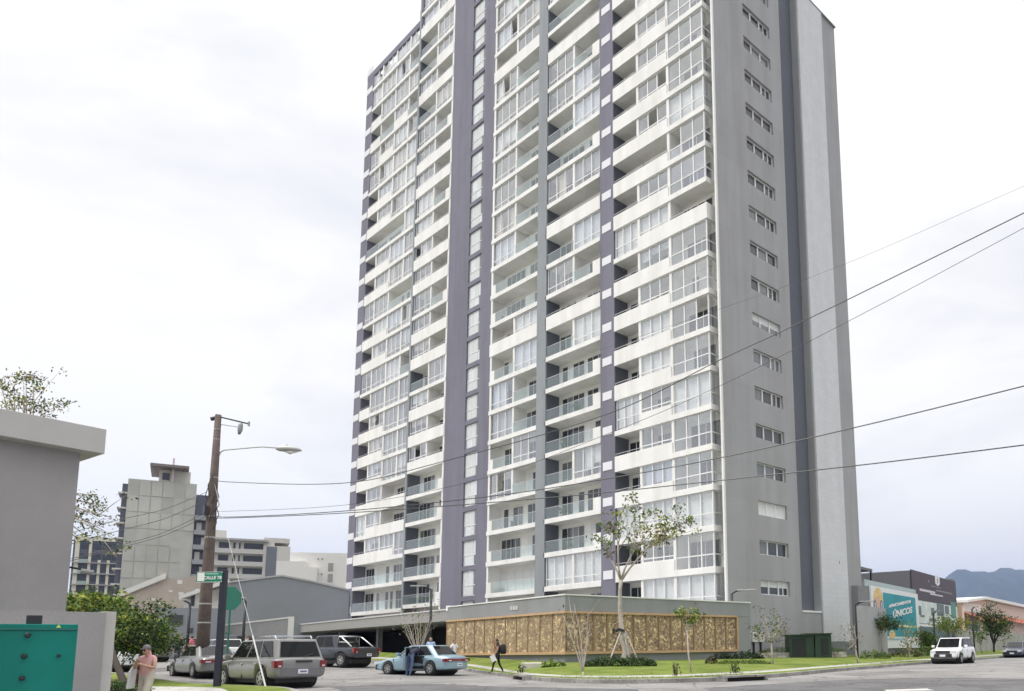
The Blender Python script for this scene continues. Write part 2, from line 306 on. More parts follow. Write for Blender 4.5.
for nm, q in ITEMS:     # potted plants and folding chairs on some balconies
    s = next(s for s in SECT if s['n'] == nm); k = int(q); x = s['x'][0]+.5+(s['x'][-1]-s['x'][0]-1.2)*(q-k)*1.6 % 3.0+.2; z = s['z']+3*k+.26
    if rr.random() < .6:
        m = P.new('potted_plant', (x, .5, z)); m.tube([(x, .55, z), (x, .55, z+.35)], [.14, .18], mat('pot_clay', (.3, .14, .08), .8), n=8)
        for i in range(90):
            c = Vector((x+rr.gauss(0, .17), .55+rr.gauss(0, .15), z+.45+abs(rr.gauss(0, .45)))); d = Vector((rr.gauss(0, .1), rr.gauss(0, .1), rr.gauss(0, .1))); m.face([c, c+d, c+Vector((d.y, -d.x, .09))], mat('pot_leaf', (.06, .11, .03), .7))
    else:
        m = P.new('balcony_chair', (x, .5, z)); m.box(x, .4, z+.40, x+.45, .85, z+.44, PLASTC); m.box(x+.40, .4, z+.44, x+.45, .85, z+.85, PLASTC)
        for a in (x+.02, x+.41):
            for b_ in (.42, .81): m.box(a-.015, b_-.015, z, a+.015, b_+.015, z+.4, PLASTC)
P.finish(); del P
P = Parts(TW)
# body behind the recesses
TOPA, TOPB = 77.0, 82.0
b = MB(); b.box(-58.9, DEP, -.5, -45.0, 19.3, TOPA, OFFW); b.box(-45.0, DEP+.001, -.5, -.72, 12.5, TOPB, OFFW); b.box(-45.0, 12.5, -.5, -.72, 19.2, 61, OFFW); b.build('back_wall', TW)
b = MB()
b.box(-58.93, 0, -.5, -57.1, 1.3, 77.8, PURP); b.box(-58.93, -.02, 77.0, -44.9, .3, 77.8, PURP); b.box(-58.95, .1, 77.0, -58.6, 19.3, 77.8, PURP); b.build('left_pilaster', TW)
b = MB(); b.box(-45.17, -.1, -.5, -44.8, 1.4, 79, BLGR); b.box(-45.17, -.02, 77, -44.6, 12.4, 82.2, PURP); b.build('grey_fin', TW)
# purple stair pilaster with a strip of windows
b = MB()
b.box(-37.3, -.02, -.5, -33.4, 1.3, 82.5, PURP); b.box(-31.0, -.02, -.5, -29.0, 1.3, 82.5, PURP); b.box(-33.4, .45, -.5, -31.0, 1.4, 82.5, PURP)
for k in range(-1, 26):
    z0 = 6.62+3*k; b.box(-33.4, 0, z0-.48, -31.0, .45, z0, PURP)
b.build('stair_pilaster', TW)
for k in range(-1, 25):
    z0 = 6.62+3*k; z1 = z0+2.52; o = P.new('stair_window', (-32, 0, z0)); y = .14
    o.box(-33.4, y+.03, z0, -31.0, y+.2, z1, FRAME)
    for (xa, xb) in ((-33.3, -32.42), (-32.32, -31.62), (-31.54, -31.08)):
        for (za, zb_) in ((z0+.08, z0+1.0), (z0+1.1, z1-.08)):
            g = (CURT if (xb < -31.6) else MIDG) if rr.random() < .8 else GLA
            o.box(xa, y+.01, za, xb, y+.04, zb_, mat('pale_pane', (.58, .61, .60), .12, spec=.6) if g is CURT else g)
    o.box(-33.4, y-.02, z0+1.02, -31.0, y+.03, z0+1.08, FRAME)
b = MB(); b.box(-21.47, -.1, -.5, -20.12, 1.45, 82.5, BLGR); b.build('grey_pilaster', TW)
b = MB(); b.box(-12.71, -.06, -.5, -10.99, 1.45, 82.5, PURP); b.build('purple_pilaster', TW)
for k in range(-1, 25):
    P.new('accent_tile', (-11, 0, 6.8+3*k)).box(-12.44, -.09, 6.8+3*k, -11.32, -.05, 7.5+3*k, ACC)
    P.new('accent_tile', (-58, 0, 5.96+3*k)).box(-58.97, -.04, 5.96+3*k, -57.4, .0, 6.75+3*k, ACC)
# grey side wall (plane x = 0): front pier, notch, pale strip, rear pier
b = MB(); T2 = 82.5; T1 = 61.2
b.box(-.16, .27, -.5, -.003, .46, T2, WHITE); b.box(-.82, 1.46, -.5, -.17, 1.52, T2, WHITE)
b.build('corner_column', TW)
b = MB(); WY0, WY1 = 4.35, 8.15
b.box(-.16, .462, -.5, 0, WY0, T2, GREYW); b.box(-.6, WY1, -.5, 0, 9.72, T2, GREYW)
b.box(-.6, WY0, -.5, 0, WY1, 5.08, GREYW)
for k in range(26):
    z0 = 5.08+3*k; b.box(-.6, WY0, z0+1.1, 0, WY1, z0+3.0, GREYW)
b.build('side_wall', TW)
for k in range(26):
    z0 = 5.08+3*k; o = P.new('window', (0, 6, z0)); x = -.24
    o.box(x-.05, WY0, z0, x+.04, WY1, z0+.07, FRAME); o.box(x-.05, WY0, z0+1.03, x+.04, WY1, z0+1.1, FRAME)
    for i in range(4):
        yy = WY0+(WY1-WY0)*i/3; o.box(x-.05, max(WY0, yy-.06), z0, x+.05, min(WY1, yy+.06), z0+1.1, FRAME)
    if rr.random() < .6:
        yy = WY0+(WY1-WY0)*2/3+.6; o.box(x-.05, yy-.03, z0, x+.045, yy+.03, z0+1.1, FRAME)
    st = rr.choice('ddrrrd') if k not in (0, 2, 7) else {0: 'h', 2: 'c', 7: 'h'}[k]
    for i in range(3):
        ya = WY0+(WY1-WY0)*i/3+.06; yb = WY0+(WY1-WY0)*(i+1)/3-.06
        if st == 'h':
            o.box(x-.06, ya, z0+.07, x-.03, yb, z0+.6, DARKG if k == 0 else MIDG); o.box(x-.06, ya, z0+.6, x-.03, yb, z0+1.03, CURT)
        else:
            o.box(x-.06, ya, z0+.07, x-.03, yb, z0+1.03, {'d': DARKG if rr.random() < .7 else MIDG, 'r': WING if rr.random() < .6 else MIDG, 'c': CURT}[st])
b = MB(); b.box(-1.2, 9.72, 3.9, -.65, 12.67, T1-.4, DKBL); b.box(-.6, 9.72, -.5, 0, 12.6, 3.9, GREYW); b.box(-.6, 9.75, 3.9, .05, 12.5, 4.05, WHITE); b.build('notch', TW)
b = MB(); b.box(-3, 12.67, -.5, .12, 16.83, T1, STRIP); b.build('pale_strip', TW)
b = MB(); b.box(-3, 12.55, -.5, 0, 12.67, T1, GREYW); b.box(-3.0, 16.83, -.5, 0, 19.34, T1, GREYW)
b.box(-1.2, 12.3, T1, .16, 19.4, T1+.12, BLGR); b.build('rear_pier', TW)
b = MB(); b.box(-1.3, 12.6, 0, .14, 19.36, 1.6, mat('plinth_grey', (.2, .21, .22), .9)); b.build('plinth', TW)
P.finish()
#@PODIUM
# ------------------------------------------------------------------ podium: own frame, corner at (0,0), face A along -x, face B along +y
PT = Matrix.Translation((0.62, -14.88, 0)) @ Matrix.Rotation(-.0808, 4, 'Z')
ORNG = mat('timber_trim', (.50, .33, .18), .6, var=.12, vscale=4)
def panel_mat():
    m = bpy.data.materials.new('carved_timber'); m.use_nodes = True; t = m.node_tree; b = t.nodes['Principled BSDF']; b.inputs['Roughness'].default_value = .7
    tc = t.nodes.new('ShaderNodeTexCoord')
    def vor(sc, dist):
        v = t.nodes.new('ShaderNodeTexVoronoi'); v.distance = 'CHEBYCHEV'; v.feature = 'F1'; v.inputs['Scale'].default_value = sc; v.inputs['Randomness'].default_value = dist
        t.links.new(tc.outputs['Object'], v.inputs['Vector']); return v
    v = vor(6.5, .75); w = t.nodes.new('ShaderNodeMath'); w.operation = 'MULTIPLY'; w.inputs[1].default_value = 26; t.links.new(v.outputs['Distance'], w.inputs[0])
    s_ = t.nodes.new('ShaderNodeMath'); s_.operation = 'SINE'; t.links.new(w.outputs[0], s_.inputs[0])
    r = t.nodes.new('ShaderNodeValToRGB'); e = r.color_ramp.elements; e[0].position = .25; e[0].color = (.27, .185, .12, 1); e[1].position = .48; e[1].color = (.74, .59, .37, 1)
    t.links.new(s_.outputs[0], r.inputs[0])
    n = t.nodes.new('ShaderNodeTexNoise'); n.inputs['Scale'].default_value = 1.5; t.links.new(tc.outputs['Object'], n.inputs[0])
    r2 = t.nodes.new('ShaderNodeValToRGB'); r2.color_ramp.elements[0].position = .35; r2.color_ramp.elements[0].color = (.75, .72, .72, 1); r2.color_ramp.elements[1].position = .65; r2.color_ramp.elements[1].color = (1.1, 1.1, 1.0, 1)
    t.links.new(n.outputs[0], r2.inputs[0])
    mm = t.nodes.new('ShaderNodeMixRGB'); mm.blend_type = 'MULTIPLY'; mm.inputs[0].default_value = 1; t.links.new(r.outputs[0], mm.inputs[1]); t.links.new(r2.outputs[0], mm.inputs[2])
    t.links.new(mm.outputs[0], b.inputs['Base Color'])
    bp = t.nodes.new('ShaderNodeBump'); bp.inputs['Strength'].default_value = .6; bp.inputs['Distance'].default_value = .03; t.links.new(s_.outputs[0], bp.inputs['Height']); t.links.new(bp.outputs[0], b.inputs['Normal'])
    return m
CARV = panel_mat()
PODG = mat('podium_grey', (.27, .28, .285), .9, var=.06, vscale=.8, bump=.05, streak=.09)
POD = thing('street_wall', 'long low grey podium wall faced with carved golden timber panels below the tower', 'wall', (0, 0, 0)); POD.matrix_world = PT
LA = 14.05; LB = 15.4
b = MB()
b.box(-LA, .12, -.3, -.12, 1.0, .97, PODG); b.box(-LA, .10, .97, -.10, 1.0, 3.29, PODG); b.box(-LA, .0, 3.29, 0.0, 1.0, 4.2, PODG)
b.box(-1.0, 1.0, -.3, -.12, LB, .97, PODG); b.box(-1.0, 1.0, .97, -.10, LB, 3.29, PODG); b.box(-1.0, 1.0, 3.29, 0.0, LB, 4.2, PODG)
b.box(-1.0, LB-1.45, -.3, -.02, LB+.02, 3.3, PODG)
b.box(-LA, 1.0, 3.9, -1.0, LB+.3, 4.1, PODG); b.build('wall', POD)
b = MB(); b.box(-LA, -.05, 4.2, .05, .35, 4.27, WHITE); b.box(-.35, .35, 4.2, .05, LB+.05, 4.27, WHITE); b.box(-LA-.05, -.06, 3.95, -LA+.2, .4, 4.32, WHITE); b.build('coping', POD)
b = MB()
for z0, z1 in ((3.20, 3.32), (.93, 1.07)):
    b.box(-LA+1.3 if 0 else -LA, -.07, z0, .09, .12, z1, ORNG); b.box(-.12, .12, z0, .09, LB-1.35, z1, ORNG)
b.box(-.12, LB-1.45, .93, .09, LB-1.33, 3.32, ORNG); b.build('timber_trim', POD)
nA, nB = 11, 14
DKT = mat('timber_post', (.30, .195, .11), .7)
for i in range(nA):
    a = -LA+LA*i/nA; m = MB(); m.box(a+.05, .03, 1.07, a+LA/nA-.05, .10, 3.2, CARV); o = m.build('carved_panel', POD)
    m = MB(); m.box(a-.03, .0, 1.07, a+.03, .09, 3.2, DKT); m.build('panel_post', POD)
for i in range(nB):
    w = (LB-1.45)/nB; a = w*i; m = MB(); m.box(-.10, a+.06+(.1 if i == 0 else 0), 1.07, -.03, a+w-.06, 3.2, CARV); m.build('carved_panel', POD)
    m = MB(); m.box(-.09, a+w-.045, 1.07, .02, a+w+.045, 3.2, DKT if i else DKT); m.build('panel_post', POD)
# three small vent grilles with pale surround on the parapet
b = MB()
for i in range(3): b.box(-5.75+i*.3, -.03, 3.62, -5.5+i*.3, .01, 3.86, mat('vent_pale', (.5, .5, .5), .7))
b.build('vent', POD)
# entrance canopy going left, with the dark garage mouth under it
CAN = thing('garage_canopy', 'long flat grey canopy over the dark garage mouth, left of the timber wall', 'canopy', (0, 0, 0)); CAN.matrix_world = PT
b = MB(); b.box(-56, .02, 3.28, -LA-.02, 7, 4.02, mat('canopy_grey', (.30, .295, .29), .9, var=.05)); b.build('roof_slab', CAN)
b = MB(); b.box(-56, -.04, 4.02, -LA-.06, .3, 4.12, mat('canopy_edge', (.55, .55, .56), .8)); b.build('edge_strip', CAN)
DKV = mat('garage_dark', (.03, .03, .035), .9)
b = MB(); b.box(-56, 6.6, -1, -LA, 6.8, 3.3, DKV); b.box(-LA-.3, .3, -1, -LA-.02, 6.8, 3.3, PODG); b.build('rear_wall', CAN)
for q in (-22, -31, -40, -50):
    m = MB(); m.box(q, 2, -.2, q+.4, 2.4, 3.28, PODG); m.build('column', CAN)
# ------------------------------------------------------------------ survey helpers: a bearing (as picture column / row) and a distance give a point
def ray(u, v): return _F*781.98+_R2*(u-662.31)+_U2*(538.8-v)
_FH = Vector((math.sin(YAW), math.cos(YAW), 0))
def at(u, v, D):
    d = ray(u, v); return CAM+d*(D/d.dot(_FH))
def on(u, v, dz=0.):
    d = ray(u, v); d = d/math.hypot(d.x, d.y); t = 3.
    while t < 400:
        p = CAM+d*t
        if p.z < gz(p.x, p.y)+dz: return p
        t += .03
def ground(u, D, dz=0.):
    p = at(u, 640, D); return Vector((p.x, p.y, gz(p.x, p.y)+dz))
def onwall(u, v, p0, ang):     # vertical plane through p0 with heading ang
    n = Vector((-math.sin(ang), math.cos(ang), 0)); d = ray(u, v); return CAM+d*((Vector((p0[0], p0[1], 0))-CAM).dot(n)/d.dot(n))
#@GROUND
# ------------------------------------------------------------------ ground, road, kerbs, pavement, lawn
def ground_mat(name, ca, cb, cc, s1, s2, bump=.2, bs=60, rough=.95, sharp=(.45, .55), cracks=0):
    m = bpy.data.materials.new(name); m.use_nodes = True; t = m.node_tree; b = t.nodes['Principled BSDF']; b.inputs['Roughness'].default_value = rough; b.inputs['Specular IOR Level'].default_value = .25
    g = t.nodes.new('ShaderNodeNewGeometry')
    def nz(sc, det, rr_=.6):
        n = t.nodes.new('ShaderNodeTexNoise'); n.inputs['Scale'].default_value = sc; n.inputs['Detail'].default_value = det; n.inputs['Roughness'].default_value = rr_; t.links.new(g.outputs['Position'], n.inputs['Vector']); return n
    def rp(src, p0, c0, p1, c1):
        r = t.nodes.new('ShaderNodeValToRGB'); e = r.color_ramp.elements; e[0].position = p0; e[0].color = (*c0, 1); e[1].position = p1; e[1].color = (*c1, 1); t.links.new(src, r.inputs[0]); return r
    a = rp(nz(s1, 6).outputs[0], sharp[0], ca, sharp[1], cb); f = rp(nz(s2, 8, .75).outputs[0], .35, (.72, .72, .72), .65, (1.2, 1.2, 1.2))
    c = rp(nz(s1*3.1, 5).outputs[0], .58, (0, 0, 0), .66, (1, 1, 1))
    m1 = t.nodes.new('ShaderNodeMixRGB'); t.links.new(c.outputs[0], m1.inputs[0]); t.links.new(a.outputs[0], m1.inputs[1]); m1.inputs[2].default_value = (*cc, 1)
    m2 = t.nodes.new('ShaderNodeMixRGB'); m2.blend_type = 'MULTIPLY'; m2.inputs[0].default_value = 1; t.links.new(m1.outputs[0], m2.inputs[1]); t.links.new(f.outputs[0], m2.inputs[2])
    last = m2.outputs[0]
    if cracks:
        dn = nz(1.2, 4); mxv = t.nodes.new('ShaderNodeMixRGB'); mxv.blend_type = 'ADD'; mxv.inputs[0].default_value = .6; t.links.new(g.outputs['Position'], mxv.inputs[1]); t.links.new(dn.outputs['Color'], mxv.inputs[2])
        vo = t.nodes.new('ShaderNodeTexVoronoi'); vo.feature = 'DISTANCE_TO_EDGE'; vo.inputs['Scale'].default_value = cracks; t.links.new(mxv.outputs[0], vo.inputs['Vector'])
        cr = rp(vo.outputs['Distance'], .004, (.55, .55, .55), .014, (1, 1, 1)); m3 = t.nodes.new('ShaderNodeMixRGB'); m3.blend_type = 'MULTIPLY'; m3.inputs[0].default_value = 1; t.links.new(last, m3.inputs[1]); t.links.new(cr.outputs[0], m3.inputs[2]); last = m3.outputs[0]
    t.links.new(last, b.inputs['Base Color'])
    bp = t.nodes.new('ShaderNodeBump'); bp.inputs['Strength'].default_value = bump; bp.inputs['Distance'].default_value = .03; t.links.new(nz(bs, 4).outputs[0], bp.inputs['Height']); t.links.new(bp.outputs[0], b.inputs['Normal'])
    return m
ASPH = ground_mat('asphalt', (.22, .213, .205), (.275, .268, .26), (.19, .185, .18), .22, 9, cracks=.28)
ASPD = ground_mat('asphalt_worn', (.115, .113, .115), (.15, .147, .148), (.13, .125, .125), .6, 9, cracks=.5)
CONC = ground_mat('concrete_paving', (.40, .385, .36), (.46, .445, .42), (.34, .33, .31), .8, 12, bump=.1)
KERB = ground_mat('kerb_concrete', (.25, .235, .22), (.33, .315, .30), (.17, .155, .145), 1.2, 10)
GRAS = ground_mat('lawn_grass', (.125, .175, .025), (.185, .235, .045), (.23, .215, .09), .55, 7, bump=1., bs=35)
FARG = ground_mat('far_ground', (.12, .12, .10), (.15, .15, .13), (.10, .12, .08), .02, .3)
g = MB()
xs = [-70, -58]+[-54+3*i for i in range(20)]+[5, 10, 30, 60, 120]; ys = [-140, -90, -60]+[-50+4*i for i in range(14)]+[8, 20, 60, 120, 160]
for i in range(len(xs)-1):
    for j in range(len(ys)-1):
        g.face([(x, y_, gz(x, y_)) for x, y_ in ((xs[i], ys[j]), (xs[i+1], ys[j]), (xs[i+1], ys[j+1]), (xs[i], ys[j+1]))], ASPH)
tag(g.build('road', smooth=True), kind='structure')
g = MB()
for x0, y0, x1, y1 in ((-6400, -1400, 4400, -139), (-6400, 159, 4400, 8400), (119, -139, 4400, 159)): g.face([(x0, y0, -.05), (x1, y0, -.05), (x1, y1, -.05), (x0, y1, -.05)], FARG)
g.face([(-6400, -139, 1.6), (-69, -139, 1.6), (-69, 159, 1.6), (-6400, 159, 1.6)], FARG)
tag(g.build('ground'), kind='structure')
def smooth_poly(P, n=6):
    out = []
    for i in range(len(P)-1):
        p0 = P[max(i-1, 0)]; p1 = P[i]; p2 = P[i+1]; p3 = P[min(i+2, len(P)-1)]
        for k in range(n):
            t = k/n; out.append(tuple(.5*((2*p1[c])+(-p0[c]+p2[c])*t+(2*p0[c]-5*p1[c]+4*p2[c]-p3[c])*t*t+(-p0[c]+3*p1[c]-3*p2[c]+p3[c])*t*t*t) for c in range(len(p1))))
    out.append(tuple(P[-1])); return out
def strips(pairs, tag_names, d, zrel, wallz, bare=lambda p: False):
    """pairs: (kx,ky,tx,ty) along the kerb; d: distances in from the kerb face, zrel: heights there"""
    Q = smooth_poly(pairs)
    rows = []
    for kx, ky, tx, ty in Q:
        k = Vector((kx, ky, 0)); w = Vector((tx, ty, 0)); n = (w-k); Ln = n.length; n.normalize(); row = []
        for dd, zz in zip(d, zrel): p = k+n*min(dd, Ln*.9); row.append((p.x, p.y, gz(p.x, p.y)+zz))
        row.append((tx, ty, gz(tx, ty)+wallz)); rows.append(row)
    mats = {'kerb': KERB, 'verge': GRAS, 'pavement': CONC, 'lawn': GRAS}; names = tag_names
    for c, nm in enumerate(names):
        m = MB()
        for a, b in zip(rows, rows[1:]):
            q = [a[c], b[c], b[c+1], a[c+1]]
            m.face(q, mats[nm]); 
            if c == 0:
                m.face([(a[0][0], a[0][1], a[0][2]-.3), (b[0][0], b[0][1], b[0][2]-.3), b[0], a[0]], KERB)
        tag(m.build(nm, smooth=(c > 0)), kind='structure')
    return rows
KP = [(-62, -17.5, -62, -12.5), (-30, -17.5, -30, -12.9), (-14, -17.6, -13.6, -13.8), (-5, -18.4, -9, -14.2), (-1.4, -19.5, -6, -14.45), (3.4, -21.1, -3, -14.65), (8, -23.3, -1, -14.85), (11.5, -24.5, .2, -14.93), (14.3, -24.7, .68, -14.6), (16.4, -23.2, .8, -12), (17, -20.4, 1.0, -8.5), (16.4, -16, 1.5, -4), (15.2, -11, 1.95, .4), (13.9, -4, .1, 6), (12.35, 4.4, .15, 12), (10.9, 14, .1, 19), (8.65, 27, -3, 30), (2.5, 60, -12, 66), (-9, 120, -22, 120)]
KR = strips(KP, ['kerb', 'verge', 'pavement', 'lawn', 'lawn'], [0, .2, 1.5, 2.9, 5.5], [.14, .15, .16, .18, .30], .46)
KROWS_K = [r[0][:2] for r in KR]; KROWS_T = [r[-1][:2] for r in KR]
NP = [(-62, -34.2, -62, -45), (-20, -33.9, -20, -45), (-1.7, -33.6, -2, -45), (6.5, -33.0, 4, -45), (9.6, -33.1, 6, -45), (13.2, -34.3, 8, -45.5), (16, -36.6, 9, -46), (17.2, -40, 10, -47), (17.4, -50, 10, -52), (17.4, -80, 10, -80)]
strips(NP, ['kerb', 'verge', 'pavement', 'lawn'], [0, .2, 1.7, 3.6], [.13, .14, .15, .17], .2)
# worn darker asphalt patches and a trace of white paint
def patch(name, pts, m, dz):
    rg = random.Random(len(pts)+int(abs(pts[0][0])*10)); q = []
    for i in range(len(pts)):
        a, b = Vector(pts[i]), Vector(pts[(i+1) % len(pts)]); n = max(2, int((b-a).length/.5))
        for k in range(n):
            p = a.lerp(b, k/n); q.append((p.x+rg.uniform(-.12, .12), p.y+rg.uniform(-.12, .12), gz(p.x, p.y)+dz))
    mb = MB(); mb.face(q, m); return tag(mb.build(name), kind='structure')
def gpt(u, v): p = on(u, v); return (p.x, p.y)
patch('road_patch', [gpt(345, 691), gpt(330, 687), gpt(420, 683.5), gpt(500, 686.5), gpt(640, 689.5), gpt(640, 699), gpt(345, 699)], ASPD, .004)
patch('road_patch', [gpt(700, 688.5), gpt(840, 680), gpt(930, 677.5), gpt(1040, 679), gpt(1040, 700), gpt(760, 700)], ASPD, .004)
patch('road_patch', [gpt(835, 674.5), gpt(905, 670.5), gpt(925, 672), gpt(860, 676.5)], ground_mat('asphalt_patch', (.17, .165, .16), (.2, .195, .19), (.18, .17, .17), .6, 9), .004)
patch('road_marking', [gpt(880, 690.2), gpt(925, 688.8), gpt(933, 690.6), gpt(885, 692)], mat('worn_paint', (.5, .49, .46), .9, var=.3, vscale=8), .008)
def drain(u, v, L, ang):
    p = on(u, v); T = Matrix.Translation((p.x, p.y, gz(p.x, p.y))) @ Matrix.Rotation(ang, 4, 'Z')
    m = MB(); m.box(-L/2-.12, -.1, .0, -L/2, .35, .19, KERB, T); m.box(L/2, -.1, .0, L/2+.12, .35, .19, KERB, T); m.box(-L/2, -.1, .135, L/2, .35, .2, KERB, T); m.box(-L/2, .0, -.02, L/2, .3, .13, mat('drain_dark', (.012, .012, .012), .9), T)
    return m.build('storm_drain')
tag(drain(520, 679.8, 1.7, -.42), 'dark storm drain slot in the kerb, in front of the man with the backpack', 'storm drain', 'kerb drains')
tag(drain(745, 681, 1.7, 1.35), 'dark storm drain slot in the kerb near the lamp post at the corner lawn', 'storm drain', 'kerb drains')
#@VEHICLES
# ------------------------------------------------------------------ vehicles
TYRE = mat('tyre_rubber', (.018, .018, .018), .85); RIM = mat('alloy_rim', (.5, .5, .5), .3, metal=.7); CHROME = mat('chrome', (.7, .7, .7), .12, metal=1)
PLAST = mat('dark_trim', (.03, .03, .032), .55); CGLASS = mat('tinted_glass', (.010, .011, .012), .03, spec=.28); LRED = mat('tail_red', (.20, .008, .012), .15, coat=1); LCLR = mat('lamp_clear', (.65, .65, .66), .12, coat=1)
PLATE = mat('plate_white', (.7, .72, .74), .5); AMBER = mat('lamp_amber', (.6, .2, .02), .2)
def mesh_obj(bm, name, mats, parent=None, smooth=True):
    me = bpy.data.meshes.new(name); bm.to_mesh(me); bm.free()
    for m in mats: me.materials.append(m)
    if smooth: me.polygons.foreach_set('use_smooth', [True]*len(me.polygons))
    o = bpy.data.objects.new(name, me); COL.objects.link(o)
    if parent: o.parent = parent
    return o
def bake(o):     # apply modifiers
    dg = bpy.context.evaluated_depsgraph_get(); dg.update(); me = bpy.data.meshes.new_from_object(o.evaluated_get(dg)); o.modifiers.clear(); o.data = me; return o
def loft(st, paint, name, parent, sub=2, cutters=()):
    """stations (x, half width, z bottom, z shoulder, z top, inset): a closed car-body surface"""
    bm = bmesh.new(); rings = []
    for (x, hw, zb, zs, zt, ins) in st:
        half = [(0, zb), (hw*.80, zb), (hw*.97, zb+.06), (hw, zb+(zs-zb)*.45), (hw*.985, zs-.04), (hw*.95, zs+(zt-zs)*.4), (hw*(1-ins), zt-.004), (0, zt+.02)]
        ring = [(y_, z) for y_, z in half]+[(-y_, z) for y_, z in reversed(half[1:-1])]
        rings.append([bm.verts.new((x, y_, z)) for y_, z in ring])
    for a, b in zip(rings, rings[1:]):
        n = len(a)
        for i in range(n): bm.faces.new((a[i], a[(i+1) % n], b[(i+1) % n], b[i]))
    bm.faces.new(list(rings[0])); bm.faces.new(list(reversed(rings[-1]))); bmesh.ops.recalc_face_normals(bm, faces=bm.faces)
    o = mesh_obj(bm, name, [paint], None); s_ = o.modifiers.new('s', 'SUBSURF'); s_.levels = s_.render_levels = sub; bake(o)
    for c in cutters:
        mcut = MB(); mcut.tube([(c[0], c[1]-c[3], c[2]), (c[0], c[1]+c[3], c[2])], c[4], PLAST, n=28); co = mcut.build('cut')
        b = o.modifiers.new('b', 'BOOLEAN'); b.operation = 'DIFFERENCE'; b.object = co; b.solver = 'EXACT'; bake(o); bpy.data.objects.remove(co)
    o.data.polygons.foreach_set('use_smooth', [len(p.vertices) < 9 for p in o.data.polygons]); o.parent = parent
    return o
def wheel(x, y_, r, w, parent, side):
    T = Matrix.Translation((x, y_, r)); m = MB(); n = 24
    prof = [(.60*r, -.5*w), (.86*r, -.5*w), (.97*r, -.42*w), (r, -.25*w), (r, .25*w), (.97*r, .42*w), (.86*r, .5*w), (.60*r, .5*w)]
    b = len(m.v)
    for i in range(n):
        t = 2*math.pi*i/n
        for (rr_, ww) in prof: m.v.append((x+rr_*math.cos(t), y_+ww, r+rr_*math.sin(t)))
    k = m.mi(TYRE); q = len(prof)
    for i in range(n):
        for j in range(q): m.f.append((b+i*q+j, b+i*q+(j+1) % q, b+((i+1) % n)*q+(j+1) % q, b+((i+1) % n)*q+j)); m.m.append(k)
    ty = m.build('wheel', parent, smooth=True)
    m = MB(); s_ = side; yo = y_+s_*w*.36
    m.tube([(x, y_+s_*w*.40, r), (x, yo-s_*.1, r)], [.62*r, .60*r], PLAST, n=20)
    m.tube([(x, yo, r), (x, yo+s_*.03, r)], .17*r, RIM, n=12)
    for i in range(20):    # rim lip
        t0 = 2*math.pi*i/20; t1 = 2*math.pi*(i+1)/20
        P0 = [(x+a*math.cos(t), yo+s_*.03, r+a*math.sin(t)) for t, a in ((t0, .52*r), (t1, .52*r), (t1, .64*r), (t0, .64*r))]
        m.face(P0 if s_ < 0 else P0[::-1], RIM)
    for i in range(6):
        t = math.pi/3*i+.3; d = Vector((math.cos(t), 0, math.sin(t))); e = Vector((-math.sin(t), 0, math.cos(t)))
        c = Vector((x, yo+s_*.028, r)); P0 = [c+d*.12*r-e*.09*r, c+d*.56*r-e*.07*r, c+d*.56*r+e*.07*r, c+d*.12*r+e*.09*r]
        m.face(P0, RIM)
    m.build('rim', ty); return ty
def lerp3(a, b, t): return a+(b-a)*t
def glass_quads(m, q, cols, mtop=.08, mbot=.1, off=.012, gm=None, flip=False):
    """q: four corners (bottom a, bottom b, top b, top a); cols: list of (t0,t1) spans across"""
    a, b, c, d = [Vector(p) for p in q]; n = (b-a).cross(d-a).normalized()*off*(-1 if flip else 1)
    for t0, t1 in cols:
        bl = lerp3(a, b, t0); br = lerp3(a, b, t1); tr = lerp3(d, c, t0+(t1-t0)*1.); tl = lerp3(d, c, t0)
        p0 = lerp3(bl, tl, mbot); p1 = lerp3(br, tr, mbot); p2 = lerp3(br, tr, 1-mtop); p3 = lerp3(bl, tl, 1-mtop)
        P0 = [p0+n, p1+n, p2+n, p3+n]; P1 = [p0-n, p1-n, p2-n, p3-n]
        m.face(P0, gm or CGLASS); m.face(P1[::-1], gm or CGLASS)
        for i in range(4): m.face([P0[i], P1[i], P1[(i+1) % 4], P0[(i+1) % 4]], PLAST)
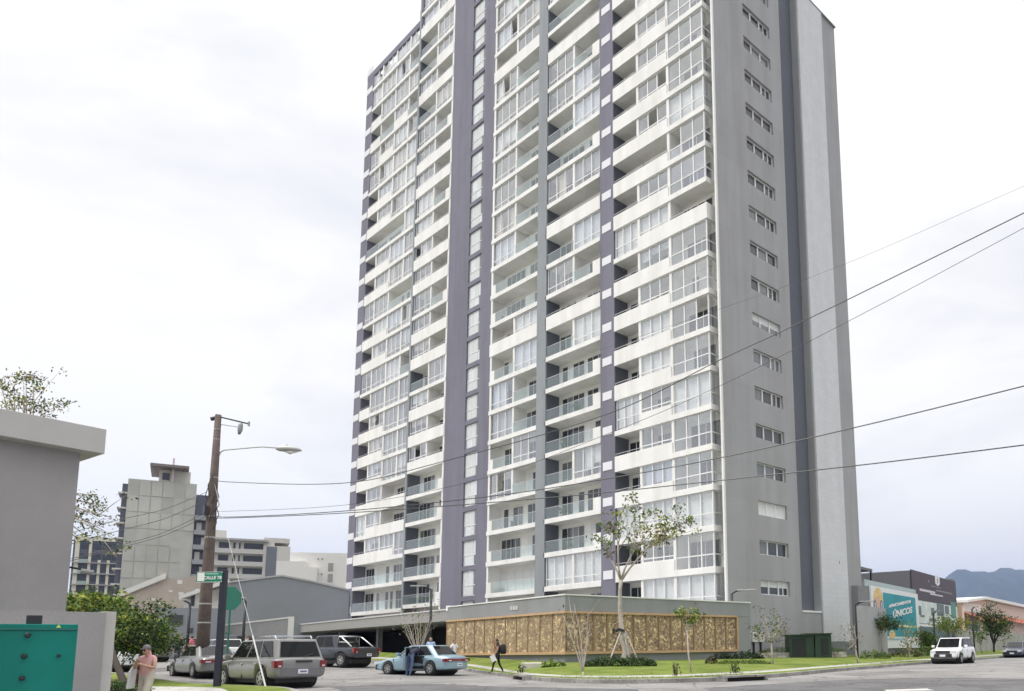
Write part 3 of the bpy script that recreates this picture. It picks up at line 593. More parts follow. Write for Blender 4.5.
def car(name, label, cat, loc, ang, paint, L=4.5, Wd=1.72, H=1.42, wb=2.6, wr=.31, kind='sedan', group=None, rack=False, low=None, plate=None, fx=0.):
    t = thing(name, label, cat, loc, ang, group); hw = Wd/2; f = L/2; r = -L/2; xf = wb/2+fx; xr = -wb/2+fx; low = low or paint
    if kind == 'sedan':
        st = [(r, hw*.80, .34, .62, .80, .3), (r+.08, hw*.92, .24, .66, .90, .2), (r+.45, hw*.97, .2, .72, .95, .14), (r+1.0, hw, .19, .74, .95, .1), (0, hw, .18, .76, .93, .08), (f-1.5, hw, .18, .72, .90, .1), (f-.9, hw*.98, .19, .66, .80, .15), (f-.35, hw*.93, .2, .58, .70, .2), (f-.08, hw*.84, .22, .5, .62, .25), (f, hw*.74, .3, .45, .55, .3)]
        gb = (r+.55, f-1.35); gt_ = (r+1.15, f-2.1); zb = .90
    elif kind == 'suv':
        st = [(r, hw*.90, .42, .84, .98, .1), (r+.06, hw*.97, .34, .86, 1.02, .06), (r+.5, hw, .30, .88, 1.03, .05), (0, hw, .29, .88, 1.02, .05), (f-1.3, hw, .29, .86, 1.0, .08), (f-.9, hw*.99, .3, .82, .98, .12), (f-.25, hw*.96, .32, .76, .92, .15), (f-.05, hw*.88, .36, .66, .84, .2), (f, hw*.8, .42, .6, .78, .25)]
        gb = (r+.06, f-1.05); gt_ = (r+.34, f-1.75); zb = .99
    elif kind == 'hatch':
        st = [(r, hw*.86, .36, .74, .88, .2), (r+.06, hw*.95, .28, .76, .92, .12), (r+.5, hw, .22, .78, .93, .08), (0, hw, .2, .78, .93, .06), (f-1.2, hw, .2, .76, .91, .08), (f-.7, hw*.97, .21, .7, .86, .14), (f-.15, hw*.9, .24, .6, .76, .2), (f, hw*.76, .32, .5, .64, .3)]
        gb = (r+.08, f-.95); gt_ = (r+.45, f-1.75); zb = .91
    elif kind == 'pickup':
        st = [(r, hw*.95, .55, .98, 1.08, .04), (r+.05, hw*.99, .5, .98, 1.1, .03), (r+1.4, hw, .48, 1.0, 1.1, .03), (0, hw, .42, 1.0, 1.12, .04), (f-1.4, hw, .42, 1.0, 1.14, .06), (f-.9, hw*.99, .42, .95, 1.1, .1), (f-.3, hw*.95, .44, .88, 1.04, .14), (f-.05, hw*.88, .46, .8, .95, .2), (f, hw*.8, .5, .72, .88, .25)]
        gb = (r+1.55, f-1.15); gt_ = (r+1.85, f-1.85); zb = 1.08
    cut = [(xf, hw, wr+.0, .28, wr*1.22), (xf, -hw, wr, .28, wr*1.22), (xr, hw, wr, .28, wr*1.22), (xr, -hw, wr, .28, wr*1.22)]
    body = loft(st, paint, 'body', t, 2, cut)
    tw = hw*.72 if kind == 'sedan' else hw*.78; bw = hw*.93; zt = H-.03
    # greenhouse
    bm = bmesh.new(); ring = [(gb[0], bw*.94, zb-.06), (gb[0]+.25, bw, zb-.06), (gb[1]-.3, bw, zb-.06), (gb[1], bw*.86, zb-.06)]; top = [(gt_[0], tw*.92, zt-.015), (gt_[0]+.3, tw, zt), (gt_[1]-.25, tw, zt), (gt_[1], tw*.92, zt-.03)]
    vb = [bm.verts.new((x, y_, z)) for x, y_, z in ring]+[bm.verts.new((x, -y_, z)) for x, y_, z in reversed(ring)]
    vt = [bm.verts.new((x, y_, z)) for x, y_, z in top]+[bm.verts.new((x, -y_, z)) for x, y_, z in reversed(top)]
    for i in range(8): bm.faces.new((vb[i], vb[(i+1) % 8], vt[(i+1) % 8], vt[i]))
    bm.faces.new(vt); bm.faces.new(vb[::-1]); bmesh.ops.recalc_face_normals(bm, faces=bm.faces)
    cabin = mesh_obj(bm, 'cabin', [paint], t); bv = cabin.modifiers.new('b', 'BEVEL'); bv.width = .045; bv.segments = 3; bv.limit_method = 'ANGLE'; bv.angle_limit = R(20)
    wn = cabin.modifiers.new('w', 'WEIGHTED_NORMAL')
    V = Vector; A = [V(p) for p in ring]; B = [V(p) for p in top]; mir = lambda p: V((p.x, -p.y, p.z))
    m = MB(); glass_quads(m, [mir(A[3]), A[3], B[3], mir(B[3])], [(.04, .96)], .07, .12); m.build('windscreen', cabin)
    m = MB(); glass_quads(m, [A[0], mir(A[0]), mir(B[0]), B[0]], [(.06, .94)], .08 if kind != 'suv' else .12, .14 if kind in ('sedan',) else .16); m.build('rear_window', cabin)
    for s_ in (1, -1):
        Y = (lambda p: V((p.x, p.y*s_, p.z)))
        q = [Y(A[1]), Y(A[2]), Y(B[2]), Y(B[1])]; spans = {'sedan': [(.0, .42), (.47, .93)], 'hatch': [(.0, .14), (.18, .52), (.57, .96)], 'suv': [(-.02, .27), (.31, .60), (.64, .98)], 'pickup': [(.0, .43), (.48, .95)]}[kind]
        m = MB()
        for sp in spans: glass_quads(m, q, [sp], .10, .17, flip=False)
        # small quarter triangles fore and aft
        a, b, c_, d_ = Y(A[2]), Y(A[3]), Y(B[3]), Y(B[2]); glass_quads(m, [a, b, c_, d_], [(.0, .55)], .12, .17)
        m.build('side_window', cabin)
        mm = MB(); mx = gb[1]-.42; mm.box(mx-.07, s_*(hw+.01), zb+.02, mx+.07, s_*(hw+.2), zb+.16, paint); mm.box(mx-.03, s_*(bw-.02), zb+.0, mx+.03, s_*(hw+.05), zb+.06, PLAST); mm.build('mirror', t, bevel=.025)
        for hx in ((-.05, -1.0) if kind != 'pickup' else (.35, -.6)):
            hx = hx-.0; mm = MB(); mm.box(hx-.11, s_*hw*.985, zb-.16, hx+.07, s_*(hw*.985+.035), zb-.125, paint if kind != 'suv' else CHROME); mm.build('door_handle', t)
        dl = MB()
        for hx in ((.95, -.02) if kind != 'pickup' else (.3,)): dl.box(hx-.004, s_*(hw*.93), .36, hx+.004, s_*(hw*.992), zb-.12, PLAST)
        dl.build('door_gap', t)
    for x in (xf, xr):
        for s_ in (1, -1): wheel(x, s_*(hw-.115), wr, .22, t, s_)
    m = MB(); m.box(xr-.6, -hw+.25, .2, xf+.6, hw-.25, .42, PLAST)
    for x in (xf, xr): m.tube([(x, -hw+.12, wr), (x, hw-.12, wr)], wr*1.1, PLAST, n=16)
    m.build('underbody', t)
    # rear: bumper, lamps, plate
    rz0 = {'sedan': .30, 'hatch': .32, 'suv': .42, 'pickup': .52}[kind]
    m = MB(); bw_ = hw*.93; n = 10; pts = []
    for i in range(n+1):
        y_ = -bw_+2*bw_*i/n; pts.append((r-.09+.22*(abs(y_)/bw_)**4, y_))
    for (x0, y0), (x1, y1) in zip(pts, pts[1:]):
        for (za, zb2, o0, o1) in ((rz0, rz0+.26, 0, 0),):
            m.face([(x0, y0, za), (x0, y0, zb2), (x1, y1, zb2), (x1, y1, za)], low); m.face([(x0, y0, zb2), (x0+.22, y0, zb2), (x1+.22, y1, zb2), (x1, y1, zb2)], low); m.face([(x0+.22, y0, za), (x0, y0, za), (x1, y1, za), (x1+.22, y1, za)], low)
    m.build('bumper', t)
    fz0 = rz0-.04; m = MB(); pts = [(f+.06-.25*(abs(-bw_+2*bw_*i/n)/bw_)**3, -bw_+2*bw_*i/n) for i in range(n+1)]
    for (x0, y0), (x1, y1) in zip(pts, pts[1:]):
        m.face([(x0, y0, fz0), (x1, y1, fz0), (x1, y1, fz0+.24), (x0, y0, fz0+.24)], low); m.face([(x0, y0, fz0+.24), (x1, y1, fz0+.24), (x1-.2, y1, fz0+.26), (x0-.2, y0, fz0+.26)], low); m.face([(x0-.2, y0, fz0), (x1-.2, y1, fz0), (x1, y1, fz0), (x0, y0, fz0)], low)
    m.build('bumper', t)
    lz = {'sedan': (.62, .76), 'hatch': (.66, .9), 'suv': (.70, .92), 'pickup': (.78, 1.06)}[kind]; lw = {'sedan': .42, 'hatch': .2, 'suv': .2, 'pickup': .15}[kind]
    for s_ in (1, -1):
        m = MB(); m.box(r-.02, s_*(hw*.92-lw), lz[0], r+.10, s_*hw*.92, lz[1], LRED); m.box(r+.05, s_*hw*.88, lz[0], r+.22, s_*hw*.985, lz[1], LRED); m.box(r-.034, s_*(hw*.93-lw*.8), lz[0]+.02, r-.028, s_*(hw*.93-lw*.3), lz[0]+.07, LCLR); m.build('tail_lamp', t, bevel=.02)
        m = MB(); hz_ = {'sedan': .50, 'hatch': .6, 'suv': .68, 'pickup': .78}[kind]; m.box(f-.16, s_*(hw*.5), hz_, f-.0, s_*hw*.84, hz_+.15, LCLR); m.build('headlight', t, bevel=.02)
    if kind == 'sedan':
        m = MB(); m.box(r-.025, -hw*.52, lz[0]+.02, r+.08, hw*.52, lz[1]-.01, LRED); m.build('reflector_band', t)
    m = MB(); pz = {'sedan': rz0+.1, 'hatch': .5, 'suv': rz0+.07, 'pickup': rz0+.07}[kind]; m.box(r-.115, -.17, pz, r-.095, .17, pz+.15, PLATE)
    m.box(r-.118, -.12, pz+.05, r-.114, .1, pz+.1, mat('plate_ink', (.12, .14, .3), .6)); m.build('number_plate', t)
    m = MB(); m.box(f+.055, -.17, fz0+.07, f+.075, .17, fz0+.2, PLATE); m.build('number_plate', t)
    m = MB(); m.box(f-.04, -hw*.48, fz0+.26, f+.012, hw*.48, fz0+.26+(.10 if kind == 'sedan' else .17), PLAST); m.build('grille', t)
    if kind == 'suv':
        m = MB(); m.box(r-.04, -.35, .86, r+.02, .2, .93, PLAST); m.build('tailgate_handle', t)
        a = A[0]; w0 = V((a.x-.02, -.1, zb+.06)); m = MB(); m.tube([w0, w0+V((.04, -.32, .10))], .012, PLAST, n=5); m.build('wiper', t)
    if rack:
        m = MB()
        for s_ in (1, -1):
            m.tube([(gt_[0]+.25, s_*tw*.86, zt+.0), (gt_[0]+.3, s_*tw*.86, zt+.09), (gt_[1]-.3, s_*tw*.86, zt+.09), (gt_[1]-.2, s_*tw*.86, zt+.0)], .022, CHROME, n=6)
        for x in (gt_[0]+.5, gt_[1]-.7): m.box(x-.03, -tw*.95, zt+.085, x+.03, tw*.95, zt+.12, CHROME)
        m.build('roof_rack', t)
    return t
def paintm(n, c, metal=.1, rough=.3): return mat(n, c, rough, metal=metal, coat=.7, var=.05, vscale=2)
SILV = paintm('silver_paint', (.25, .245, .235), .35); GREYP = paintm('pewter_paint', (.20, .20, .195), .35); CHAR = paintm('charcoal_paint', (.045, .05, .065), .3); BLUEP = paintm('powder_blue_paint', (.28, .40, .47), .3); WHP = paintm('white_paint', (.78, .78, .77), 0, .35); NAVY = paintm('navy_paint', (.03, .035, .07), .3)
def heading(dx, dy): return math.atan2(dy, dx)
p = ground(288, 27.0); h = Vector((-.994, -.10, 0)).normalized(); c = p+h*1.3
suv = car('parked_suv', 'silver grey off-road estate car with roof rack, nearest parked vehicle at the left kerb', 'suv', (c.x, c.y, gz(c.x, c.y)), heading(h.x, h.y), SILV, L=4.6, Wd=1.84, H=1.68, wb=2.7, wr=.37, kind='suv', rack=True, low=mat('grey_cladding', (.17, .17, .18), .6), group='parked vehicles')
p = ground(213, 34.6); c = p+Vector((-1.1, 0, 0))
car('parked_sedan', 'silver grey sedan parked behind the wooden utility pole', 'sedan', (c.x, c.y, gz(c.x, c.y)), heading(-1, -.03), GREYP, L=4.6, H=1.42, group='parked vehicles')
p = Vector((.80, -23.2, 0)); h = Vector((-.955, -.295, 0)).normalized(); nrm = Vector((h.y, -h.x, 0)); c = p+h*1.3+nrm*.75
blue = car('parked_sedan', 'powder blue sedan with an open door, a man leaning into it', 'sedan', (c.x, c.y, gz(c.x, c.y)), heading(h.x, h.y), BLUEP, L=4.65, Wd=1.74, H=1.44, wb=2.65, wr=.32, kind='sedan', group='parked vehicles')
p = ground(342, 44.8); h = Vector((-.965, -.262, 0)); c = p+h*1.5+Vector((h.y, -h.x, 0))*.85
pick = car('pickup_truck', 'dark charcoal double cab pickup with chrome roll bar in front of the garage mouth', 'pickup truck', (c.x, c.y, gz(c.x, c.y)), heading(h.x, h.y), CHAR, L=5.35, Wd=1.90, H=1.84, wb=3.05, wr=.40, kind='pickup', group='parked vehicles')
m = MB()    # bed hollow and roll bar
m.box(-2.55, -.75, .9, -1.2, .75, 1.135, PLAST); m.build('cargo_bed', pick)
m = MB()
for s_ in (1, -1):
    m.tube([(-1.0, s_*.74, 1.10), (-1.08, s_*.70, 1.72), (-1.35, s_*.70, 1.66), (-2.2, s_*.76, 1.12)], .045, CHROME, n=8)
m.tube([(-1.08, -.70, 1.72), (-1.08, .70, 1.72)], .045, CHROME, n=8); m.tube([(-1.02, -.72, 1.4), (-1.02, .72, 1.4)], .03, CHROME, n=8); m.build('roll_bar', pick, smooth=True)
p = ground(952, 50); c = p
car('parked_suv', 'white compact off-road car parked by the advertising pavilion, facing the camera', 'suv', (c.x, c.y, gz(c.x, c.y)), heading(.12, -.99), WHP, L=4.2, Wd=1.80, H=1.66, wb=2.55, wr=.35, kind='suv', low=PLAST, group='parked vehicles')
p = ground(1016, 70); car('parked_sedan', 'dark navy sedan parked at the right edge, beyond the white off-road car', 'sedan', (p.x, p.y, gz(p.x, p.y)), heading(.16, -.98), NAVY, L=4.6, H=1.45, group='parked vehicles')
p = ground(126, 40); car('parked_hatchback', 'white hatchback seen behind the woman in pink, under the bushy tree', 'hatchback', (p.x, p.y, gz(p.x, p.y)), heading(-1, .1), WHP, L=4.0, H=1.45, wb=2.45, kind='hatch', group='parked vehicles')
p = ground(222, 52); car('parked_hatchback', 'white hatchback half hidden behind the stop sign post', 'hatchback', (p.x, p.y, gz(p.x, p.y)), heading(-1, .0), WHP, L=4.1, H=1.5, wb=2.45, kind='hatch', group='parked vehicles')
p = ground(150, 52); car('parked_sedan', 'grey sedan half hidden by the bushy tree at far left', 'sedan', (p.x, p.y, gz(p.x, p.y)), heading(-1, .05), GREYP, L=4.5, H=1.42, group='parked vehicles')
p = ground(236, 60); car('parked_suv', 'dark suv far back behind the roof of the silver suv', 'suv', (p.x, p.y, gz(p.x, p.y)), heading(-1, 0), CHAR, L=4.5, H=1.7, kind='suv', group='parked vehicles')
p = ground(190, 57); car('parked_hatchback', 'pale silver hatchback far back, left of the utility pole', 'hatchback', (p.x, p.y, gz(p.x, p.y)), heading(-1, .0), SILV, L=4.1, H=1.5, wb=2.45, kind='hatch', group='parked vehicles')
# open rear door of the blue car (its left side), swung out
dm = MB(); ang = R(62); c0 = Vector((.0, .86, 0))
T = Matrix.Translation((-.12, .87, 0)) @ Matrix.Rotation(math.pi-ang, 4, 'Z')
dm.box(0, -.03, .3, .95, .03, .9, BLUEP, T); dm.box(0.02, -.02, .9, .06, .02, 1.3, BLUEP, T); dm.box(.06, -.02, 1.28, .8, .02, 1.32, BLUEP, T); dm.box(.78, -.02, .9, .84, .02, 1.3, BLUEP, T); dm.box(.06, -.012, .9, .78, .012, 1.28, CGLASS, T); dm.box(.03, -.05, .35, .92, -.032, .88, PLAST, T)
dm.build('open_door', blue, bevel=.01)
dm = MB(); dm.box(-.95, .80, .3, -.04, .862, .9, mat('car_interior', (.02, .02, .022), .9)); dm.build('door_opening', blue)
#@CITY
# ------------------------------------------------------------------ distant city, pavilion, hills
SPLITK = {'window', 'balcony', 'peeling_patch', 'pictured_furniture', 'pier', 'cream_band', 'printed_line'}
class Facade:
    """box building: front plane starts at bearing u0, distance D, runs along heading ang until bearing u1"""
    def __init__(s, name, label, cat, u0, u1, D, ang, group=None, v=640, end=False):
        s.v = v; p = at(u1 if end else u0, v, D); p = Vector((p.x, p.y, 0)); s.ang = ang
        if end: p = onwall(u0, v, p, ang)
        s.p0 = Vector((p.x, p.y, 0)); q = onwall(u1, v, s.p0, ang); s.w = (Vector((q.x, q.y, 0))-s.p0).length
        s.t = thing(name, label, cat, (0, 0, 0), 0, group); s.t.location = s.p0; s.t.rotation_euler = (0, 0, ang)
    def z(s, u, v): return onwall(u, v, s.p0, s.ang).z
    def x(s, u): q = onwall(u, s.v, s.p0, s.ang); return (Vector((q.x, q.y, 0))-s.p0).dot(Vector((math.cos(s.ang), math.sin(s.ang), 0)))
    def part(s, kind, boxes, m, **k):
        if kind in SPLITK:
            for q in boxes: o = MB().box(*q, m).build(kind, s.t, **k)
            return o
        b = MB()
        for q in boxes: b.box(*q, m)
        return b.build(kind, s.t, **k)
CRM = mat('cream_render', (.58, .56, .52), .9, var=.05, vscale=.3); CRM2 = mat('warm_cream', (.62, .60, .50), .9); BEI = mat('beige_render', (.45, .39, .34), .9, var=.1, vscale=.6)
SLT = mat('slate_facade', (.10, .105, .14), .8); CONCR = mat('raw_concrete', (.43, .43, .40), .9, var=.12, vscale=.15, bump=.1, bscale=2); DKW = mat('window_dark', (.04, .045, .06), .1); ROOF = mat('metal_roof', (.55, .54, .52), .6); CLAY = mat('clay_tiles', (.50, .15, .09), .8, var=.2, vscale=3); PKW = mat('peach_render', (.62, .48, .42), .9, var=.05)
# raw concrete tower
f = Facade('concrete_tower', 'bare concrete tower block with an overhanging flat roof hut on top', 'tower block', 128, 197, 150, R(75), v=485); W0 = f.w; H0 = f.z(160, 481)
f.part('wall', [(0, 0, 0, W0, 14, H0)], CONCR)
rg = random.Random(5); bx_ = []
cols = 6
for k in range(11):
    for c in range(cols):
        if rg.random() < .75: bx_.append((W0*c/cols+.08, -.06-.04*rg.random(), H0*k/11+.08, W0*(c+1)/cols*.998-.08, .0, H0*(k+1)/11-.1))
f.part('concrete_panel', bx_, mat('concrete_panels', (.46, .455, .42), .9, var=.16, vscale=.12))
f.part('balcony_stack', [(-.9, .5, 0, -.05, 9, H0-1)], SLT); f.part('balcony', [(-1.5, .3, H0*(k+1)/12, -.05, 6, H0*(k+1)/12+.3) for k in range(11)], CRM)
f.part('balcony_stack', [(W0+.05, 1, 0, W0+2.6, 9, H0-2)], SLT); f.part('balcony', [(W0+.05, -.6, H0*(k+1)/12-1.4, W0+2.6, .9, H0*(k+1)/12-.5) for k in range(10)], mat('balcony_grey', (.3, .31, .33), .8)); f.part('window', [(W0+.4+(k % 2), .85, H0*(k+1)/12-.4, W0+1.3+(k % 2), .98, H0*(k+1)/12+1.2) for k in range(10)], CRM)
xa, xb = f.x(158), f.x(190); hz_ = f.z(160, 468); f.part('roof_hut', [(xa, 1.5, H0, xb, 8, hz_)], CRM); f.part('hut_window', [(xa+.6, 1.4, H0+.6, xa+1.8, 1.55, H0+2)], DKW)
f.part('hut_roof', [(f.x(149), -2, hz_, f.x(188), 10, hz_+.5)], mat('brown_roof', (.2, .17, .17), .8)); f.part('mast', [(f.x(171), 0, H0-.5, f.x(171)+.35, .35, f.z(171, 458))], mat('mast_pale', (.6, .5, .5), .6))
# white and slate tower
f = Facade('apartment_block', 'distant tall block striped in dark slate and cream, at far left behind the grey house', 'apartment block', 72, 121, 235, R(76), v=560); W0 = f.w; H0 = f.z(95, 541); n = 11; fh = H0/n
f.part('wall', [(0, 0, 0, W0, 16, H0)], SLT); f.part('cream_band', [(0, -.3, H0, W0, 16, H0+1.2)]+[(W0*a, -.35, 0, W0*b, .0, H0*(1 if a < .4 else .84)) for a, b in ((.04, .13), (.32, .38), (.52, .58), (.71, .77), (.90, .96))], CRM2)
f.part('balcony', [(W0*.13, -.9, fh*k, W0*.32, 0, fh*k+.9) for k in range(n-1)], mat('balcony_glass_green', (.3, .38, .36), .3)); f.part('balcony_slab', [(W0*.0, -1, fh*k-.3, W0, -.36, fh*k) for k in range(1, n-1)], mat('slab_grey', (.35, .34, .33), .8)); f.part('window', [(W0*a, -.06, fh*k+.8, W0*a+2.2, .0, fh*k+2.6) for k in range(n) for a in (.15, .40, .61, .80)], DKW)
# mid-rise
f = Facade('apartment_block', 'distant low block with long grey balconies and a glazed stair bay', 'apartment block', 208, 290, 200, R(72), v=555); W0 = f.w; H0 = f.z(240, 541); fh = (f.z(240, 544)-f.z(240, 556.5))
f.part('wall', [(0, 0, 0, W0*.8, 14, H0), (W0*.66, -.5, 0, W0*1.0, 10, f.z(270, 546)), (f.x(263), 0, H0, f.x(289), 10, f.z(275, 538))], CRM)
f.part('roof_edge', [(-1, -1.4, H0, W0*.72, 14, H0+.5)], mat('roof_grey', (.4, .4, .4), .8))
f.part('balcony', [(-1, -1.3, H0-fh*(k+1)-.1, W0*.66, .0, H0-fh*(k+1)+1.1) for k in range(6)], mat('balcony_pale', (.52, .51, .49), .8)); f.part('window', [(W0*a, -.08, H0-fh*(k+1)+1.1, W0*b, .0, H0-fh*k-.5) for k in range(6) for a, b in ((.02, .06), (.12, .24), (.29, .32), (.36, .38), (.42, .66))], DKW)
f.part('stair_glazing', [(W0*.70, -.62, 0, W0*.83, -.5, H0-1.2)], mat('stair_glass', (.16, .17, .2), .2)); f.part('penthouse', [(-1, 3, H0+.5, W0*.2, 12, H0+3)], CRM)
# white block
f = Facade('white_block', 'plain white building with few small windows, beside the left edge of the tower', 'building', 290, 355, 120, R(60), v=570); W0 = f.w; H0 = f.z(330, 553)
WHB = mat('white_block_paint', (.70, .69, .665), .9, var=.03, vscale=.2)
f.part('wall', [(0, 0, 0, W0+6, 12, H0)], WHB); f.part('annex', [(f.x(278), -1.5, 0, f.x(306), 0, f.z(290, 562)), (f.x(306), -1.5, 0, f.x(318), 0, f.z(310, 568))], WHB)
f.part('window', [(f.x(328), -.08, f.z(328, v+8), f.x(333), 0, f.z(328, v)) for v in (563, 574)]+[(f.x(u), -.08, f.z(u, 560), f.x(u+1.6), 0, f.z(u, 558)) for u in (317, 321)]+[(f.x(u), -.08, f.z(u, 575), f.x(u+1.6), 0, f.z(u, 573.2)) for u in (317, 321)], mat('shutter_grey', (.3, .3, .3), .7))
# grey gabled wall
f = Facade('gabled_building', 'big plain blue-grey gabled wall behind the parked cars', 'building', 216, 349, 74, R(64), v=590); m = MB()
GW = mat('gable_grey', (.25, .265, .285), .9, var=.05, vscale=.3)
pts = [(f.x(u), f.z(u, v)) for u, v in ((214, 583.5), (250, 579), (281, 575.2), (310, 580.5), (349, 589.5))]; xs_ = [p[0] for p in pts]
pr_ = [(xs_[0], 0)]+[(xs_[-1], 0)]+[(x, z) for x, z in reversed(pts)]
T = Matrix.Rotation(R(90), 4, 'X'); m.prism(pr_, -9, 0, GW, T); m.build('wall', f.t)
m = MB()
for a, b in zip(pts, pts[1:]): m.face([(a[0], -.1, a[1]+.05), (b[0], -.1, b[1]+.05), (b[0], 9.1, b[1]+.05), (a[0], 9.1, a[1]+.05)], mat('gable_coping', (.42, .42, .42), .8)); m.face([(a[0], -.1, a[1]-.12), (b[0], -.1, b[1]-.12), (b[0], -.1, b[1]+.05), (a[0], -.1, a[1]+.05)], mat('gable_coping', (0, 0, 0)))
m.build('coping', f.t)
# far terrace behind gable, beige
f = Facade('beige_building', 'beige weathered house with a long sloping white parapet', 'house', 82, 206, 82, R(77), v=600); pts = [(f.x(u), f.z(u, v)) for u, v in ((82, 608), (110, 598), (164, 575.5), (171, 579), (206, 574))]
m = MB(); m.prism([(pts[0][0], 0), (pts[-1][0], 0)]+pts[::-1], -8, 0, BEI, T); m.build('wall', f.t)
m = MB()
for a, b in zip(pts[:3], pts[1:3]): m.face([(a[0], -.35, a[1]-.35), (b[0], -.35, b[1]-.35), (b[0], -.35, b[1]+.25), (a[0], -.35, a[1]+.25)], WHB); m.face([(a[0], -.35, a[1]+.25), (b[0], -.35, b[1]+.25), (b[0], 8, b[1]+.25), (a[0], 8, a[1]+.25)], ROOF)
m.build('parapet', f.t); f.part('peeling_patch', [(f.x(u), -.03, f.z(u, v+h_), f.x(u+w_), 0, f.z(u, v)) for u, v, w_, h_ in ((151, 598, 4, 2.5), (159, 602, 5, 2.5), (176, 580, 5, 4), (168, 590, 4, 2), (178, 592, 5, 3))], WHB)
f.part('window', [(f.x(135), -.05, f.z(135, 611), f.x(139), 0, f.z(135, 605))], DKW); f.part('chimney', [(f.x(159), 1, f.z(160, 577), f.x(163), 2, f.z(160, 570.5))], BEI)
# white house with timber soffit
f = Facade('white_house', 'white house with a timber soffit and tall curtained window behind the utility pole', 'house', 184, 224, 62, R(72), v=600); m = MB(); z0 = f.z(184, 597); z1 = f.z(222, 580)
m.prism([(0, 0), (f.w, 0), (f.w, z1-.4), (0, z0-.4)], -6, 0, WHB, T); m.build('wall', f.t)
m = MB(); m.prism([(-.3, z0-.25), (f.w+.3, z1-.25), (f.w+.3, z1+.05), (-.3, z0+.05)], -6.5, 1.0, WHB, T); m.build('roof', f.t)
m = MB(); m.prism([(2.4, z0-.4+.2), (f.w, z1-.62), (f.w, z1-.3), (2.4, z0+.1)], -.2, .8, ORNG, T); m.build('soffit', f.t)
f.part('window', [(f.x(191), -.08, f.z(191, 606), f.x(194.5), 0, f.z(191, 592))], DKW); f.part('curtained_window', [(f.x(195), -.08, f.z(195, 606), f.x(206), 0, f.z(195, 589))], CURT)
# grey yard walls
f = Facade('yard_wall', 'plain blue-grey boundary wall with a dark gate opening behind the bushy tree', 'wall', 155, 222, 56, R(72), v=620); f.part('wall', [(0, 0, -.5, f.w, .3, f.z(190, 608))], GW); f.part('gate', [(f.x(168), -.06, f.z(175, 625), f.x(183), 0, f.z(175, 615))], mat('gate_dark', (.06, .065, .07), .8)); f.part('vent', [(f.x(190), -.05, f.z(190, 633), f.x(194), 0, f.z(190, 628))], mat('gate_dark', (0, 0, 0)))
f = Facade('low_wall', 'low grey wall with white coping rising to a white end pillar', 'wall', 190, 288, 64, R(66), v=625); za = f.z(190, 630); zb = f.z(286, 618.5); m = MB()
m.prism([(0, -.5), (f.w, -.5), (f.w, zb), (0, za)], -.3, 0, mat('low_wall_grey', (.33, .33, .33), .9, var=.06), T); m.build('wall', f.t); m = MB(); m.prism([(0, za), (f.w, zb), (f.w, zb+.14), (0, za+.14)], -.36, .06, WHB, T); m.build('coping', f.t); f.part('end_pillar', [(f.w, -.1, -.5, f.w+.45, .4, zb+.16)], WHB)
#@NEARLEFT
SD = R(100.4)      # heading of the side street
# grey house corner at the left edge
p = at(63, 640, 15.0); HSE = thing('grey_house', 'grey rendered house corner with thick pale flat roof edge, at the left edge', 'house', (p.x, p.y, 0), SD)
GH = mat('house_grey', (.315, .305, .305), .9, var=.07, vscale=.8, bump=.15, bscale=30, streak=.07); GE = mat('house_fascia', (.47, .46, .445), .9, var=.05, vscale=.9, bump=.1, bscale=30, streak=.06)
hq = onwall(80, 453, p, SD).z
m = MB(); m.box(-9.5, 0, -.2, 0, 7, hq, GH); m.build('wall', HSE)
m = MB(); m.box(-9.8, -.3, hq, .30, 7.3, hq+.50, GE); m.build('roof_edge', HSE, bevel=.01)
m = MB(); m.tube([(.02, .1, hq-2.25), (.2, -.1, hq-2.3)], .02, BLACKM, n=6); m.tube([(.16, -.1, hq-2.33), (.32, -.22, hq-2.36)], .05, mat('camera_grey', (.25, .25, .25), .5), n=8); m.build('security_camera', HSE)
p = at(105, 640, 12.6); WL = thing('garden_wall', 'short free-standing grey rendered wall between the house corner and the pavement', 'wall', (p.x, p.y, 0), SD)
zt = onwall(113, 611.5, p, SD).z; m = MB(); m.box(-.02, 0.02, -.2, .14, 3, zt+.0, GE); m.box(-2.2, -.02, -.2, -.02, .18, zt-.02, GH) ; m.build('wall', WL)
# teal cabinet with black knobs
p = at(77, 640, 7.6); CB = thing('teal_cabinet', 'teal steel cabinet with round black knobs at the lower left corner', 'cabinet', (p.x, p.y, 0), R(81))
TEAL = mat('teal_enamel', (.0, .18, .145), .5, spec=.3, var=.10, vscale=2.5, streak=.12); zt = at(60, 624.5, 7.6).z; X0 = -2.2
m = MB(); m.box(X0, 0, .15, 0, .5, zt, TEAL); m.box(X0, -.012, zt-.06, 0, .0, zt-.045, mat('teal_seam', (.0, .09, .08), .5)); m.build('body', CB, bevel=.012)
for (xx, zz, r_) in ((-.375, zt-.105, .024), (-.385, zt-.30, .024), (-.385+0, zt-.50, .024), (-.13, zt-.30, .016), (-.64, zt-.30, .009)):
    m = MB(); m.tube([(xx, .0, zz), (xx, -.02, zz), (xx, -.03, zz)], [r_, r_, r_*.7], BLACKM, n=12); m.build('knob', CB)
m = MB(); m.box(-.40, .12, zt, -.28, .3, zt+.09, BLACKM); m.box(-.385, .14, zt-.01, -.295, .28, zt+.01, BLACKM); m.build('sensor_box', CB, bevel=.01)
m = MB(); m.face([(-.17, -.014, zt-.035), (-.13, -.014, zt-.035), (-.15, -.014, zt-.005)], mat('label_yellow', (.6, .65, .15), .6)); m.build('warning_sticker', CB)
